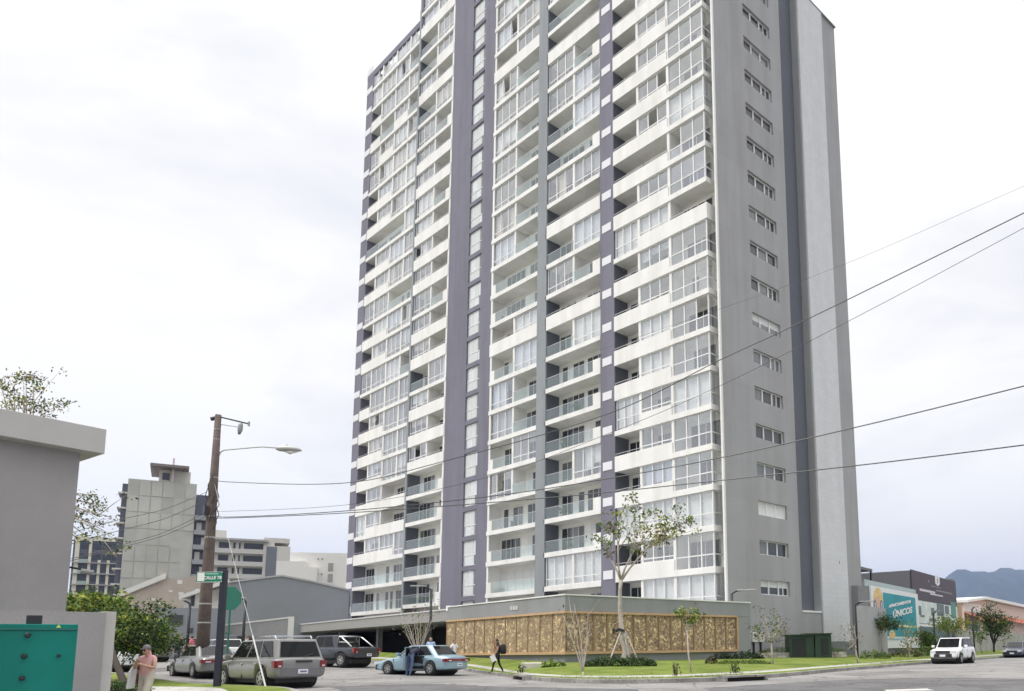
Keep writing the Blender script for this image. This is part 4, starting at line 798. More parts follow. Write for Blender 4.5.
# ------------------------------------------------------------------ right: advertising pavilion, house, hills
f = Facade('advertising_pavilion', 'grey two-storey sales pavilion covered with large posters', 'building', 914, 958.5, 85, SD); W0 = f.w; H0 = f.z(914, 570.5)
PG = mat('pavilion_grey', (.22, .22, .23), .9, var=.05); f.part('wall', [(-0, .05, -.3, W0, 14, H0-.1), (W0, .6, -.3, f.x(963), 12, f.z(960, 580))], PG)
f.part('timber_pier', [(W0-.1, -.1, -.3, f.x(963), .55, f.z(960, 606))], mat('pier_tan', (.42, .28, .17), .8))
zb_, zm, zg = f.z(930, 644), f.z(914, 599.5), f.z(914, 631)
f.part('dark_banner', [(.05, -.12, zm, W0-.1, .0, H0)], mat('banner_plum', (.075, .055, .075), .6))
f.part('photo_banner', [(.05, -.10, zg+.9, W0-.1, .0, zm-.02)], mat('banner_pale', (.62, .68, .67), .6, var=.18, vscale=.5))
f.part('lower_banner', [(.05, -.11, zg-1.2, W0-.1, .0, zg+.88)], mat('banner_steel', (.10, .15, .19), .6)); f.part('shop_front', [(.05, -.02, -.2, W0-.1, .04, zg-1.22)], DKW)
rg = random.Random(2); bx_ = []
for u, v, w_, h_ in ((919, 606, 3, 9), (921, 615, 4, 2), (932, 608, 3, 8), (938, 604, 7, 12), (946, 606, 4, 8), (952, 602, 5, 16), (930, 618, 6, 3), (942, 617, 9, 5)):
    bx_.append((f.x(u), -.125, f.z(u, v+h_), f.x(u+w_), -.10, f.z(u, v)))
f.part('pictured_furniture', bx_[:5]+bx_[6:], mat('ink_dark', (.13, .17, .18), .6, var=.3, vscale=2)); f.part('pictured_curtain', [bx_[5]], mat('ink_green', (.10, .26, .22), .6))
f.part('pictured_table', [(f.x(915), -.128, f.z(915, 626), f.x(934), -.10, f.z(915, 623.5))], mat('ink_white', (.75, .75, .74), .6, var=.3, vscale=4))
INKW = mat('ink_pure_white', (.8, .8, .8), .6); INKG = mat('ink_grey', (.24, .23, .25), .6)
def sign_text(f, txt, u, v, hpx, m, wfit=None, **k):
    z = f.z(u, v); x = f.x(u); sz = abs(f.z(u, v-hpx)-z)*1.35; o = text_mesh(txt, sz, m, (x, -.14, z), (R(90), 0, 0), 'lettering', f.t, **k)
    if wfit:
        w_ = max(c.co.x for c in o.data.vertices)-min(c.co.x for c in o.data.vertices); o.scale = ((f.x(u+wfit/2)-f.x(u-wfit/2))/w_, 1, 1)
    return o
# shield with a letter U, as small as in the photo
xs_, zs_ = f.x(940), f.z(940, 582.5); w_ = (f.x(942.2)-f.x(937.8))/2; h_ = (f.z(940, 578)-f.z(940, 587))/2
m = MB(); m.prism([(xs_-w_, zs_-h_*.5), (xs_, zs_-h_), (xs_+w_, zs_-h_*.5), (xs_+w_, zs_+h_), (xs_-w_, zs_+h_)], .125, .14, INKW, Matrix.Rotation(R(90), 4, 'X')); m.build('shield_emblem', f.t)
_u = sign_text(f, 'U', 940, 582.2, 4.5, mat('banner_plum', (0, 0, 0)), bold=.03); _u.location.y = -.16
f.part('printed_line', [(f.x(938.6), -.135, f.z(940, 576.6), f.x(941.4), -.12, f.z(940, 575.6))], INKW); f.part('printed_line', [(f.x(a), -.135, f.z(936, 584.4), f.x(a+1.3), -.12, f.z(936, 582.2)) for a in (930.5,)], INKG); f.part('printed_line', [(f.x(933), -.135, f.z(938, 588.2), f.x(943), -.12, f.z(938, 587.4))], INKG)
f.part('printed_line', [(f.x(921.5), -.135, f.z(929, 592.8), f.x(937), -.12, f.z(929, 590.6))], mat('ink_broken', (.62, .6, .62), .6, var=.4, vscale=6)); f.part('printed_line', [(f.x(938), -.135, f.z(945, 593.3), f.x(954), -.12, f.z(945, 591.9))], INKG); f.part('printed_line', [(f.x(932), -.135, f.z(938, 596.3), f.x(944.5), -.12, f.z(938, 594.9))], mat('ink_broken', (0, 0, 0)))
# left flank of the pavilion and the terrace wall with the big teal poster
g_ = Facade('terrace_block', 'grey terrace block with glass balustrade and lean-to roof beside the tower', 'building', 868, 919, 83, SD, end=True, v=610); Wt = g_.w; zT = g_.z(900, 592)
g_.part('wall', [(g_.x(860), .1, -.3, Wt, 9, zT-.1)], PG); g_.part('balustrade', [(0, .2, zT, Wt, .26, g_.z(900, 586))], mat('balustrade_glass', (.35, .42, .38), .2)); g_.part('upper_room', [(g_.x(855), 4, zT, Wt-1.5, 9, g_.z(895, 577))], PG)
g_.part('upper_window', [(g_.x(862), 3.9, zT, g_.x(876), 4.0, g_.z(870, 582))], DKW); g_.part('lean_to_roof', [(g_.x(852), .9, g_.z(870, 568), g_.x(884), 3.5, g_.z(870, 565.5))], mat('lean_roof', (.16, .16, .17), .7)); g_.part('roof_post', [(g_.x(883.3), .95, zT, g_.x(884), 1.1, g_.z(870, 568))], BLACKM)
PSW = mat('poster_white', (.72, .74, .74), .6); PST = mat('poster_teal', (.02, .27, .33), .6, var=.15, vscale=.3); SKN = mat('poster_blonde', (.70, .50, .22), .6, var=.15, vscale=2)
po = thing('wall_poster', 'tall white-framed teal poster reading APARTAMENTOS ÚNICOS on the terrace block', 'poster', (0, 0, 0)); po.location = g_.t.location; po.rotation_euler = g_.t.rotation_euler
class _Q: pass
q = _Q(); q.t = po; q.x = g_.x; q.z = g_.z
def ppart(kind, boxes, m):
    b = MB()
    for a in boxes: b.box(*a, m)
    return b.build(kind, po)
xl, xr_, zh, zl = g_.x(871), g_.x(918), g_.z(900, 591), g_.z(900, 648)
ppart('backing', [(xl, -.06, zl, xr_, .08, zh)], PSW); ppart('teal_field', [(g_.x(883), -.09, g_.z(900, 636.5), g_.x(915), -.065, g_.z(900, 595.5))], PST); ppart('lower_field', [(g_.x(884), -.085, g_.z(900, 640), g_.x(902), -.065, g_.z(900, 638.5))], mat('poster_pale_teal', (.3, .5, .55), .6))
# a fair-haired face with round glasses peers in from the left, a hand below
m = MB()
for (cx_, cz_, rx_, rz_, mm, yy) in ((g_.x(878), g_.z(880, 600), 1.35, 1.1, SKN, .09), (g_.x(876.5), g_.z(880, 605), 1.05, .75, mat('poster_skin', (.62, .40, .28), .6), .10), (g_.x(890), g_.z(890, 634.5), .95, .4, SKN, .10)):
    m.prism([(cx_+rx_*math.cos(t*math.pi/10), cz_+rz_*math.sin(t*math.pi/10)) for t in range(20)], yy-.02, yy+.005, mm, Matrix.Rotation(R(90), 4, 'X'))
m.build('printed_face', po)
m = MB()
for u in (874.3, 880.6):
    cx_, cz_ = g_.x(u), g_.z(u, 604.8); m.prism([(cx_+.38*math.cos(t*math.pi/10), cz_+.42*math.sin(t*math.pi/10)) for t in range(20)], .106, .112, mat('poster_navy', (.04, .06, .14), .6), Matrix.Rotation(R(90), 4, 'X'))
    m.prism([(cx_+.24*math.cos(t*math.pi/10), cz_+.3*math.sin(t*math.pi/10)) for t in range(20)], .112, .118, mat('poster_lens', (.4, .42, .5), .6), Matrix.Rotation(R(90), 4, 'X'))
m.build('printed_glasses', po)
o = sign_text(q, 'APARTAMENTOS', 899, 604, 2.9, INKW, wfit=23, shear=.25, bold=.02); o.rotation_euler = (R(90), R(-6), 0)
o = sign_text(q, 'ÚNICOS', 901, 612.5, 6.2, INKW, wfit=20, shear=.2, bold=.03); o.rotation_euler = (R(90), R(-6), 0)
ppart('printed_line', [(g_.x(895), -.105, g_.z(900, 626.8), g_.x(914), -.09, g_.z(900, 624.9))], mat('ink_yellow', (.70, .68, .38), .6, var=.5, vscale=6))
nb = Facade('screen_wall', 'plain grey screen wall in front of the poster, next to the tower', 'wall', 858, 887, 64, SD, end=True, v=630); nb.part('wall', [(nb.x(864), 0, -.3, nb.w, .5, nb.z(870, 606.5))], mat('screen_grey', (.36, .36, .37), .9, var=.04))
# house on the far right
f = Facade('peach_house', 'peach house with white roof and red tiled porch at the right edge', 'house', 966, 1046, 125, SD); W0 = f.w
m = MB(); m.prism([(0, 0), (W0, 0), (W0, f.z(1046, 613)), (f.x(985), f.z(985, 600.5)), (0, f.z(966, 603))], -14, 0, PKW, T); m.build('wall', f.t)
m = MB(); m.prism([(-.4, f.z(966, 603)), (f.x(985), f.z(985, 600)), (W0, f.z(1046, 612.5)), (W0, f.z(1046, 610)), (f.x(985), f.z(985, 597.5)), (-.4, f.z(966, 600.5))], -14.5, .8, mat('white_roof', (.75, .74, .73), .7), T); m.build('roof', f.t)
f.part('upper_wall', [(0, -.05, f.z(970, 612), f.x(983), .0, f.z(970, 603))], WHB)
m = MB(); m.face([(-.5, -3, f.z(970, 622)), (f.x(990), -3, f.z(970, 622)), (f.x(990), -.1, f.z(970, 613)), (-.5, -.1, f.z(970, 613))], CLAY); m.face([(f.x(1000), -1.6, f.z(1010, 622.5)), (f.x(1046), -1.6, f.z(1010, 624)), (f.x(1046), -.1, f.z(1010, 618)), (f.x(1000), -.1, f.z(1010, 617.5))], CLAY); m.build('porch_roof', f.t)
f.part('porch', [(0, -2.6, 0, .5, -2.2, f.z(970, 622)), (f.x(988), -2.6, 0, f.x(989), -2.2, f.z(970, 622))], PKW); f.part('window', [(1.2, -.06, f.z(975, 633), f.x(984), 0, f.z(975, 624))], DKW)
f = Facade('compound_wall', 'weathered grey compound wall in front of the peach house', 'wall', 958, 1040, 96, SD); f.part('wall', [(0, 0, -.3, f.w, .3, f.z(990, 632))], mat('old_wall', (.33, .32, .31), .9, var=.25, vscale=.7))
f.part('pier', [(f.x(u), -.1, -.3, f.x(u+1.2), .4, f.z(990, 630.5)) for u in (970, 992, 1012)], mat('old_wall', (0, 0, 0)))
# mountains
m = MB(); nx, ny = 90, 14; V_ = []
c0 = at(946, 640, 5200); c1 = at(1500, 640, 5200); ax = (c1-c0).normalized(); ax.z = 0; ay = Vector((-ax.y, ax.x, 0))
prof = [(-60, 0), (0, 330), (40, 400), (120, 470), (180, 525), (250, 500), (300, 510), (370, 500), (430, 515), (470, 535), (520, 505), (600, 510), (700, 500), (850, 520), (1000, 560), (1400, 600), (1900, 520), (2600, 620), (3500, 500)]
def ph(x):
    for (a, ha), (b, hb) in zip(prof, prof[1:]):
        if a <= x <= b: t = (x-a)/(b-a); return ha+(hb-ha)*t
    return 0
for i in range(nx+1):
    x = -40+3540*(i/nx)**1.5
    for j in range(ny+1):
        t = j/ny; fall = math.sin(math.pi*t)**.9 if t < 1 else 0; y_ = -900+2200*t
        h_ = ph(x)*fall*(1+.05*noise.noise(Vector((x*.006, y_*.006, 1)))+.03*noise.noise(Vector((x*.03, y_*.03, 5)))); p = Vector((c0.x, c0.y, 0))+ax*x+ay*(y_)
        V_.append((p.x, p.y, h_*.99))
m.v = V_
k = m.mi(mat('forest_slope', (.02, .034, .028), .95, var=.4, vscale=.01))
for i in range(nx):
    for j in range(ny): a = i*(ny+1)+j; m.f.append((a, a+1, a+ny+2, a+ny+1)); m.m.append(k)
tag(m.build('mountain', smooth=True), kind='structure')
#@STREET
# ------------------------------------------------------------------ street furniture
WOOD = mat('weathered_wood', (.125, .095, .085), .9, var=.25, vscale=3, bump=.3, bscale=14); GALV = mat('galvanised', (.42, .42, .41), .5, metal=.4); PORC = mat('porcelain', (.3, .31, .32), .3)
p = ground(203, 34.4); UP = thing('utility_pole', 'tall weathered wooden utility pole with street light and wires at the left kerb', 'utility pole', (p.x, p.y, p.z)); zt = at(217, 415, 34.4).z-p.z
m = MB(); m.tube([(0, 0, -.2), (0, 0, zt*.35), (0, 0, zt*.7), (0, 0, zt)], [.28, .235, .18, .13], WOOD, n=14); m.build('pole', UP, smooth=True)
m = MB()
for z_ in (zt*.2, zt*.27, zt*.52, zt*.60, zt*.75, zt*.9, zt*.94): m.tube([(0, 0, z_), (0, 0, z_+.06)], .30-.17*z_/zt, GALV, n=12)
m.build('steel_band', UP)
sidev = (_R*.97+_FH*.1); sidev.z = 0; sidev.normalize()
S_ = lambda a, z_: (sidev.x*a, sidev.y*a, z_)
zl = at(222, 450, 34.4).z-p.z
m = MB(); m.tube([S_(.12, zl-.35), S_(.2, zl-.1), S_(.35, zl), S_(1.2, zl+.1), S_(2.0, zl+.18), S_(2.75, zl+.12)], .03, GALV, n=8); m.build('lamp_arm', UP, smooth=True)
m = MB(); m.tube([S_(2.6, zl+.1), S_(2.75, zl+.11), S_(3.1, zl+.10), S_(3.5, zl+.07), S_(3.72, zl+.02)], [.06, .13, .15, .12, .03], GALV, n=12); m.tube([S_(3.05, zl+.2), S_(3.05, zl+.3)], .035, GALV, n=8); SLO = m.build('street_light', UP, smooth=True)
m = MB(); m.tube([S_(2.95, zl+.0), S_(3.2, zl-.06), S_(3.5, zl-.02)], [.04, .10, .05], LCLR, n=10); m.build('lens', SLO, smooth=True)
za = at(225, 418, 34.4).z-p.z; m = MB(); m.tube([S_(.1, za+.05), S_(1.35, za-.25)], .035, BLACKM, n=6); m.tube([S_(.15, za-.3), S_(1.0, za-.42)], .02, GALV, n=6); m.build('cross_arm', UP)
m = MB(); m.tube([S_(1.0, za-.2), S_(1.0, za-.3), S_(.98, za-.55), S_(.95, za-.75)], [.05, .10, .11, .05], PORC, n=10); m.build('insulator', UP, smooth=True); m = MB(); m.tube([S_(1.35, za-.15), S_(1.35, za-.35)], .05, PORC, n=8); m.build('insulator', UP); m = MB(); m.tube([S_(-.3, za-.05), S_(-.1, za)], .09, BLACKM, n=8); m.build('insulator', UP)
zk = at(208, 505, 34.4).z-p.z
m = MB()
for k in range(12):
    a = k*1.1; z_ = zk+.35*math.sin(k*2.1)+(k-6)*.14; m.tube([(math.cos(a)*.16, math.sin(a)*.16, z_-.4), (math.cos(a+.5)*.3, math.sin(a+.5)*.3, z_), (math.cos(a+1)*.17, math.sin(a+1)*.17, z_+.5)], .018, BLACKM, n=5)
m.box(-.1, -.34, zk-.5, .16, -.16, zk-.1, BLACKM); m.build('cable_tangle', UP)
m = MB(); m.tube([(.19, -.1, .3), (.15, -.08, zt*.55)], .03, GALV, n=6); m.build('conduit', UP)
# wires
def wire(label, pts, r=.014, m_=None):
    """pts: (u, v, D) knots of one sagging cable"""
    P0 = [at(*q) for q in pts]; Q = smooth_poly([tuple(q) for q in P0], 8); m = MB(); m.tube(Q, r, m_ or BLACKM, n=5); return tag(m.build('overhead_cable'), label, 'cable', 'overhead cables')
def wd(u, uL=209, DL=34.4, uR=1100, DR=17): t = (u-uL)/(uR-uL); return 1/((1-t)/DL+t/DR)
wire('thin dark cable climbing from the pole top across the tower to the upper right sky', [(u, v, wd(u)) for u, v in ((213, 478), (230, 482), (345, 483), (445, 461), (605, 415), (720, 360), (810, 318), (1024, 213), (1110, 170))], .015)
wire('paler cable just below the upper dark cable over the grey side wall', [(u, v, wd(u)) for u, v in ((205, 512), (345, 505), (485, 478), (605, 435), (724, 384), (870, 310), (1024, 228), (1110, 183))], .008)
wire('thick dark cable crossing the tower at mid height', [(u, v, wd(u)) for u, v in ((206, 514), (230, 517), (345, 511), (485, 497), (600, 480), (724, 457), (870, 424), (1024, 386), (1110, 363))], .016)
wire('lowest dark cable crossing the tower just above the street wall', [(u, v, wd(u)) for u, v in ((206, 517), (230, 518), (345, 513), (485, 503), (600, 493), (724, 480), (870, 464), (1024, 445), (1110, 433))], .016)
wire('very faint thin cable high at the right over the side wall', [(u, v, wd(u)) for u, v in ((600, 350), (720, 309), (850, 262), (1024, 186), (1110, 150))], .004)
for i, (v0, v1) in enumerate(((492, 520), (500, 531), (512, 546), (516, 548))):
    wire(['uppermost thin cable running left in front of the concrete tower', 'second thin cable running left in front of the concrete tower', 'third cable sagging in front of the concrete tower', 'lowest cable in front of the concrete tower'][i], [(207, v0, 34.4), (165, (v0+v1)/2+3, 31), (118, v1, 27), (60, v1+16, 22)], .012)
pg = ground(269.5, 24.9); a = at(214, 482, 34.4); m = MB(); gtop = Vector(pg).lerp(a, .25)
GYW = thing('guy_wire', 'steel guy wire with a white plastic guard, anchored in the grass beside the silver suv', 'guy wire', (0, 0, 0)); m.tube([pg, a], .007, GALV, n=5); m.build('wire', GYW); m = MB(); m.tube([pg, Vector(pg).lerp(a, .20)], .027, mat('white_guard', (.50, .50, .48), .5, var=.2, vscale=5), n=8); m.build('guard', GYW)
# sign post
p = ground(220, 25.4); SP = thing('sign_post', 'dark square post carrying a small green street name sign', 'street sign', (p.x, p.y, p.z), R(43)); zt = at(225, 570, 25.4).z-p.z; POSTM = mat('post_navy', (.02, .022, .04), .5)
m = MB(); m.box(-.10, -.06, -.2, .10, .06, zt, POSTM); m.build('post', SP, bevel=.006)
SGN = mat('sign_green', (.005, .22, .14), .4); z1 = zt-.06; m = MB(); m.box(-.86, -.075, z1-.34, -.02, -.062, z1, SGN); sg = m.build('name_plate', SP)
m = MB(); m.box(-.83, -.079, z1-.30, -.60, -.074, z1-.03, INKW); m.build('white_field', sg); m = MB(); m.box(-.86, -.078, z1-.012, -.02, -.074, z1, INKW); m.box(-.86, -.078, z1-.34, -.02, -.074, z1-.328, INKW); m.build('border', sg)
text_mesh('CALLE 78', .145, INKW, (-.33, -.082, z1-.20), (R(90), 0, 0), 'lettering', sg, bold=.004); m = MB(); m.box(-.56, -.079, z1-.085, -.14, -.074, z1-.05, mat('ink_mint', (.35, .6, .5), .6, var=.4, vscale=20)); m.build('printed_line', sg)
for zz in (z1-.04, z1-.31): m = MB(); m.tube([(-.02, -.10, zz), (-.02, -.05, zz)], .018, CHROME, n=8); m.build('bolt', SP)
p = ground(227.5, 29.5); ST = thing('stop_sign', 'back of an octagonal road sign painted green on a thin green pole', 'road sign', (p.x, p.y, p.z), R(40)); zc = at(227, 598.5, 29.5).z-p.z; r_ = .47
GRS = mat('sign_back_green', (.015, .15, .105), .5, var=.05); m = MB(); m.prism([(r_*math.cos(R(22.5+45*i)), zc+r_*math.sin(R(22.5+45*i))) for i in range(8)], -.01, .01, GRS, T); m.build('octagon', ST)
m = MB(); m.tube([(0, .04, -.2), (0, .04, zc+.35)], .035, GRS, n=8); m.build('pole', ST); m = MB(); m.box(-.12, .0, zc-.62-.7, .1, .03, zc-.58-.7, GRS); m.build('bracket', ST)
# modern street lamps
def lamp(label, u, D, vtop, du, h=None):
    p = ground(u, D); z_ = at(u, vtop, D).z-p.z; t = thing('street_lamp', label, 'street lamp', p, 0, 'slim black lamp posts'); q = at(u+du, vtop-1.5, D*.99)-at(u, vtop-1.5, D); q.z = 0; L_ = q.length; q.normalize()
    m = MB(); m.tube([(0, 0, -.2), (0, 0, z_)], .085, BLACKM, n=8); m.build('post', t, smooth=True); m = MB(); m.tube([(0, 0, 0), (0, 0, .12)], .17, BLACKM, n=8); m.build('base_plate', t)
    m = MB(); m.tube([(0, 0, z_-.05), (q.x*.35, q.y*.35, z_+.12), (q.x*L_*.6, q.y*L_*.6, z_+.2)], .055, BLACKM, n=6); m.build('arm', t)
    A_ = Matrix.Translation((q.x*L_*.25, q.y*L_*.25, z_+.16)) @ Matrix.Rotation(math.atan2(q.y, q.x), 4, 'Z'); m = MB(); m.box(0, -.12, -.02, L_*.8, .12, .05, mat('lamp_head', (.42, .42, .43), .4), A_); o = m.build('lamp_head', t, bevel=.015); return t
lamp('black lamp post in front of the right end of the timber street wall', 733, 53, 593, 23)
lamp('black lamp post beside the rear of the tower, next to the poster', 857.5, 60, 604, 17)
lamp('black lamp post rising above the pickup truck in front of the garage canopy', 430, 50, 589, -20)
lamp('black lamp post behind the bushy tree, left of the utility pole', 187.5, 50, 603, -9)
lamp('black lamp post behind the silver suv, in front of the gabled wall', 243, 48, 601, -4)
lamp('black lamp post between the white off-road car and the pavilion posters', 935, 75, 613, 6)
lamp('black lamp post in front of the compound wall, right of the pavilion', 974, 82, 609, 5)
# green transformer, meters, planter
p = at(790, 640, 56.5); GB = thing('transformer_cabinet', 'large dark green transformer cabinet behind a stone planter at the tower foot', 'transformer', (p.x, p.y, .35), R(48)); GRN = mat('cabinet_green', (.018, .045, .022), .5, var=.1); z_ = at(800, 634.5, 57).z-.35
m = MB(); m.box(0, 0, 0, 1.75, 1.6, z_-.08, GRN); m.box(1.8, -.1, 0, 3.0, 1.6, z_, GRN); m.build('housing', GB, bevel=.02); m = MB(); m.box(-.12, -.2, z_-.08, 1.9, 1.7, z_-.0, GRN); m.box(1.2, -.25, z_+.0, 3.05, 1.7, z_+.07, GRN); m.build('lid', GB)
m = MB(); m.box(.15, -.03, .15, 1.15, .0, z_-.3, mat('cabinet_dark', (.01, .014, .012), .6)); m.build('door', GB); m = MB(); m.box(2.2, -.13, .25, 2.75, -.1, z_-.3, mat('cabinet_dark', (0, 0, 0))); m.build('vent_panel', GB)
for i, u in enumerate((751.5, 758.5)):
    p = onwall(u, 632, (0.12, 3, 0), R(90)); t = thing('meter_box', ['pale electricity meter box on the grey wall, left of a pair', 'pale electricity meter box on the grey wall, right of a pair'][i], 'meter box', (.0, p.y, p.z), 0, 'electricity meter boxes')
    m = MB(); m.box(.0, 0, -.72, .22, .58, 0, mat('meter_cream', (.6, .6, .55), .6)); m.build('box', t, bevel=.02); m = MB(); m.tube([(.22, .3, -.25), (.235, .3, -.25)], .12, DKW, n=12); m.build('dial', t); m = MB(); m.box(.04, .22, -1.9, .12, .34, -.72, BLACKM); m.build('conduit', t)
PL = thing('stone_planter', 'low pale rubble stone planter wall at the tower foot', 'planter', (0, 0, 0)); rg = random.Random(4); a, b = ground(757, 56), ground(846, 58.5); dv = (b-a); Ln = dv.length; A_ = Matrix.Translation((a.x, a.y, .2)) @ Matrix.Rotation(math.atan2(dv.y, dv.x), 4, 'Z'); m = MB(); x = 0; SM = [mat('stone_%s' % c[0], c[1], .9, var=.1, vscale=5) for c in (('pale', (.50, .48, .42)), ('warm', (.42, .36, .30)), ('cool', (.33, .32, .31)))]
for row in range(3):
    x = 0
    while x < Ln:
        w_ = rg.uniform(.18, .5); m.box(x, rg.uniform(-.03, .03), row*.2, min(x+w_-.02, Ln), .4, row*.2+.19, rg.choice(SM), A_); x += w_
m.build('stones', PL)
m = MB(); m.box(0, .1, 0, Ln, 2.2, .5, mat('planter_soil', (.07, .05, .035), .95), A_); m.build('soil', PL)
p = ground(533, 39, .3); t = tag(MB().box(-.55, -.3, -.2, .55, .3, .28, SM[0]).build('stone_block', bevel=.06), 'pale stone block lying on the lawn behind the man with the backpack', 'stone'); t.location = p; t.rotation_euler = (0, 0, .8)
#@PLANTS
# ------------------------------------------------------------------ trees and shrubs
def leafm(n, c): return mat('leaf_'+n, c, .7, spec=.25, var=.35, vscale=1.6)
LF_Y = leafm('yellow', (.27, .28, .04)); LF_G = leafm('green', (.075, .13, .025)); LF_D = leafm('dark', (.03, .055, .018)); LF_B = leafm('brownish', (.14, .10, .05)); LF_L = leafm('light', (.13, .20, .03)); LF_P = leafm('pink', (.22, .15, .09))
BK_P = mat('bark_pale', (.40, .36, .31), .9, var=.25, vscale=6); BK_D = mat('bark_dark', (.04, .03, .025), .95, var=.3, vscale=6); BK_W = mat('bark_whitewashed', (.46, .42, .38), .9, var=.18, vscale=6)
def leaf(m, p, s, rg, mt, flat=.3):
    n = Vector((rg.gauss(0, 1), rg.gauss(0, 1), rg.gauss(0, 1)+flat)).normalized(); a = n.orthogonal().normalized(); a.rotate(Matrix.Rotation(rg.uniform(0, 6.28), 3, n)); b = n.cross(a); s *= rg.uniform(.6, 1.3)
    m.face([p-a*s, p-b*s*.45, p+a*s, p+b*s*.45], mt)
def tree(name, label, base, trunk, limbs, leaves, seed=1, bark=None, r0=.08, group=None, cat='tree', sub=3, lsize=.09, clump=.22, mats=None, wts=None, forks=None):
    """trunk: list of (x,y,z,r); limbs: list of end points from the trunk top; leaves: number of leaves per twig end"""
    rg = random.Random(seed); t = thing(name, label, cat, base, 0, group); bark = bark or BK_P; mats = mats or [LF_G]
    m = MB(); m.tube([q[:3] for q in trunk], [q[3] for q in trunk], bark, n=8); top = Vector(trunk[-1][:3]); rt = trunk[-1][3]; ends = []
    def grow(p0, fork):
        q, es = Vector(fork[0]), fork[1]; L_ = (q-p0).length; jit = Vector((rg.uniform(-.1, .1), rg.uniform(-.1, .1), 0))*L_*.5
        m.tube([p0-Vector((0, 0, .04)), p0.lerp(q, .35)+jit, p0.lerp(q, .7)+jit*.6, q], [rt*.62, rt*.5, rt*.42, rt*.34], bark, n=7)
        for e in es:
            e = Vector(e); s0 = p0.lerp(q, rg.uniform(.75, 1.)) + jit*.1; l2 = (e-s0).length; j2 = Vector((rg.uniform(-.1, .1), rg.uniform(-.1, .1), rg.uniform(-.06, .1)))*l2
            m.tube([s0, s0.lerp(e, .4)+j2, s0.lerp(e, .75)+j2*.4, e], [rt*.28, rt*.2, rt*.13, rt*.06], bark, n=5); ends.append((e, 0))
            for k in range(sub):
                s1 = s0.lerp(e, rg.uniform(.45, .9))+j2*.4; d = Vector((rg.gauss(0, .5), rg.gauss(0, .5), rg.gauss(.15, .4))); e1 = s1+d.normalized()*l2*rg.uniform(.2, .4); m.tube([s1, s1.lerp(e1, .5)+Vector((0, 0, .03)), e1], [rt*.1, rt*.07, rt*.035], bark, n=4, cap=False); ends.append((e1, 0))
    for fk in (forks or []): grow(top, fk)
    for e in limbs:
        e = Vector(e); st_ = top; mid = st_.lerp(e, .5)+Vector((rg.uniform(-.1, .1), rg.uniform(-.1, .1), -.04*(e-st_).length))*1.5; L_ = (e-st_).length
        m.tube([st_-Vector((0, 0, .03)), st_.lerp(mid, .5), mid, mid.lerp(e, .6), e], [rt*.7, rt*.55, rt*.42, rt*.28, rt*.12], bark, n=6); ends.append((e, rt*.12))
        for k in range(sub):
            f_ = rg.uniform(.4, .95); p0 = mid.lerp(e, (f_-.5)*2) if f_ > .5 else st_.lerp(mid, f_*2); d = (e-st_).normalized()+Vector((rg.gauss(0, .6), rg.gauss(0, .6), rg.gauss(.1, .35))); p1 = p0+d.normalized()*L_*rg.uniform(.22, .45)
            m.tube([p0, p0.lerp(p1, .5)+Vector((0, 0, .02)), p1], [rt*.25, rt*.16, rt*.07], bark, n=4, cap=False); ends.append((p1, rt*.07))
    m.build('trunk', t, smooth=True)
    if leaves:
        m = MB()
        for e, _ in ends:
            ml = rg.choices(mats, wts)[0]; n_ = int(leaves*rg.uniform(.3, 1.6))
            for k in range(n_):
                p = e+Vector((rg.gauss(0, clump), rg.gauss(0, clump), rg.gauss(0, clump*.6)-.05)); leaf(m, p, lsize, rg, ml if rg.random() < .75 else rg.choice(mats))
        m.build('crown', t)
    return t
def pos(base, u, v, D):   # point relative to base
    q = at(u, v, D); return (q.x-base.x, q.y-base.y, q.z-base.z)
def ring(base, uc, v0, D, ru, rv, n, seed, dd=.8):
    rg = random.Random(seed); out = []
    for i in range(n):
        a = 2*math.pi*i/n+rg.uniform(-.4, .4); k = rg.uniform(.55, 1); out.append(pos(base, uc+ru*math.cos(a)*k, v0+rv*math.sin(a)*k, D+rg.uniform(-dd, dd)))
    return out
# big staked tree at the corner
b = ground(626, 38.5, .28); D = 38.5
tk = [pos(b, 626, 671, D)[:2]+(-.2, .24), pos(b, 625, 660, D)+(.23,), pos(b, 627, 650, D)+(.19,), pos(b, 623, 641, D)+(.17,), pos(b, 623.5, 633, D)+(.20,)]
tk2 = [pos(b, 621.5, 631, D)+(.12,), pos(b, 620, 610, D)+(.105,), pos(b, 620, 590, D)+(.09,), pos(b, 621, 580, D)+(.10,)]
BT = tree('corner_tree', 'tall staked tree with pale thick trunk and sparse yellow-green crown at the street corner', b, tk+tk2,
 [], 24, 11, BK_P, sub=3, lsize=.095, clump=.20, mats=[LF_Y, LF_L, LF_G, LF_B], wts=[4, 3, 3, 1.5],
 forks=[(pos(b, 611, 558, D+.3), [pos(b, u, v, D+d) for u, v, d in ((605, 540, .5), (606, 524, -.3), (614, 512, .3))]), (pos(b, 618, 545, D-.3), [pos(b, u, v, D+d) for u, v, d in ((617, 520, .5), (628, 507, -.6), (638, 506, .3))]),
 (pos(b, 634, 550, D+.2), [pos(b, u, v, D+d) for u, v, d in ((640, 524, .5), (650, 512, -.6), (645, 535, .8), (664, 517, .3))]), (pos(b, 650, 545, D), [pos(b, u, v, D+d) for u, v, d in ((664, 540, .5), (676, 536, -.6), (697, 530, .3), (680, 510, .2), (688, 520, .5), (670, 527, 0))])])
m = MB()
for (u0, v0, u1, v1) in ((603, 678, 621, 631), (632, 674, 624, 632), (645, 678, 627, 634)): m.tube([pos(b, u0, v0, 36.5 if u0 < 610 else 38), pos(b, u1, v1, D-.15)], .03, BK_W, n=6)
m.build('stake', BT)
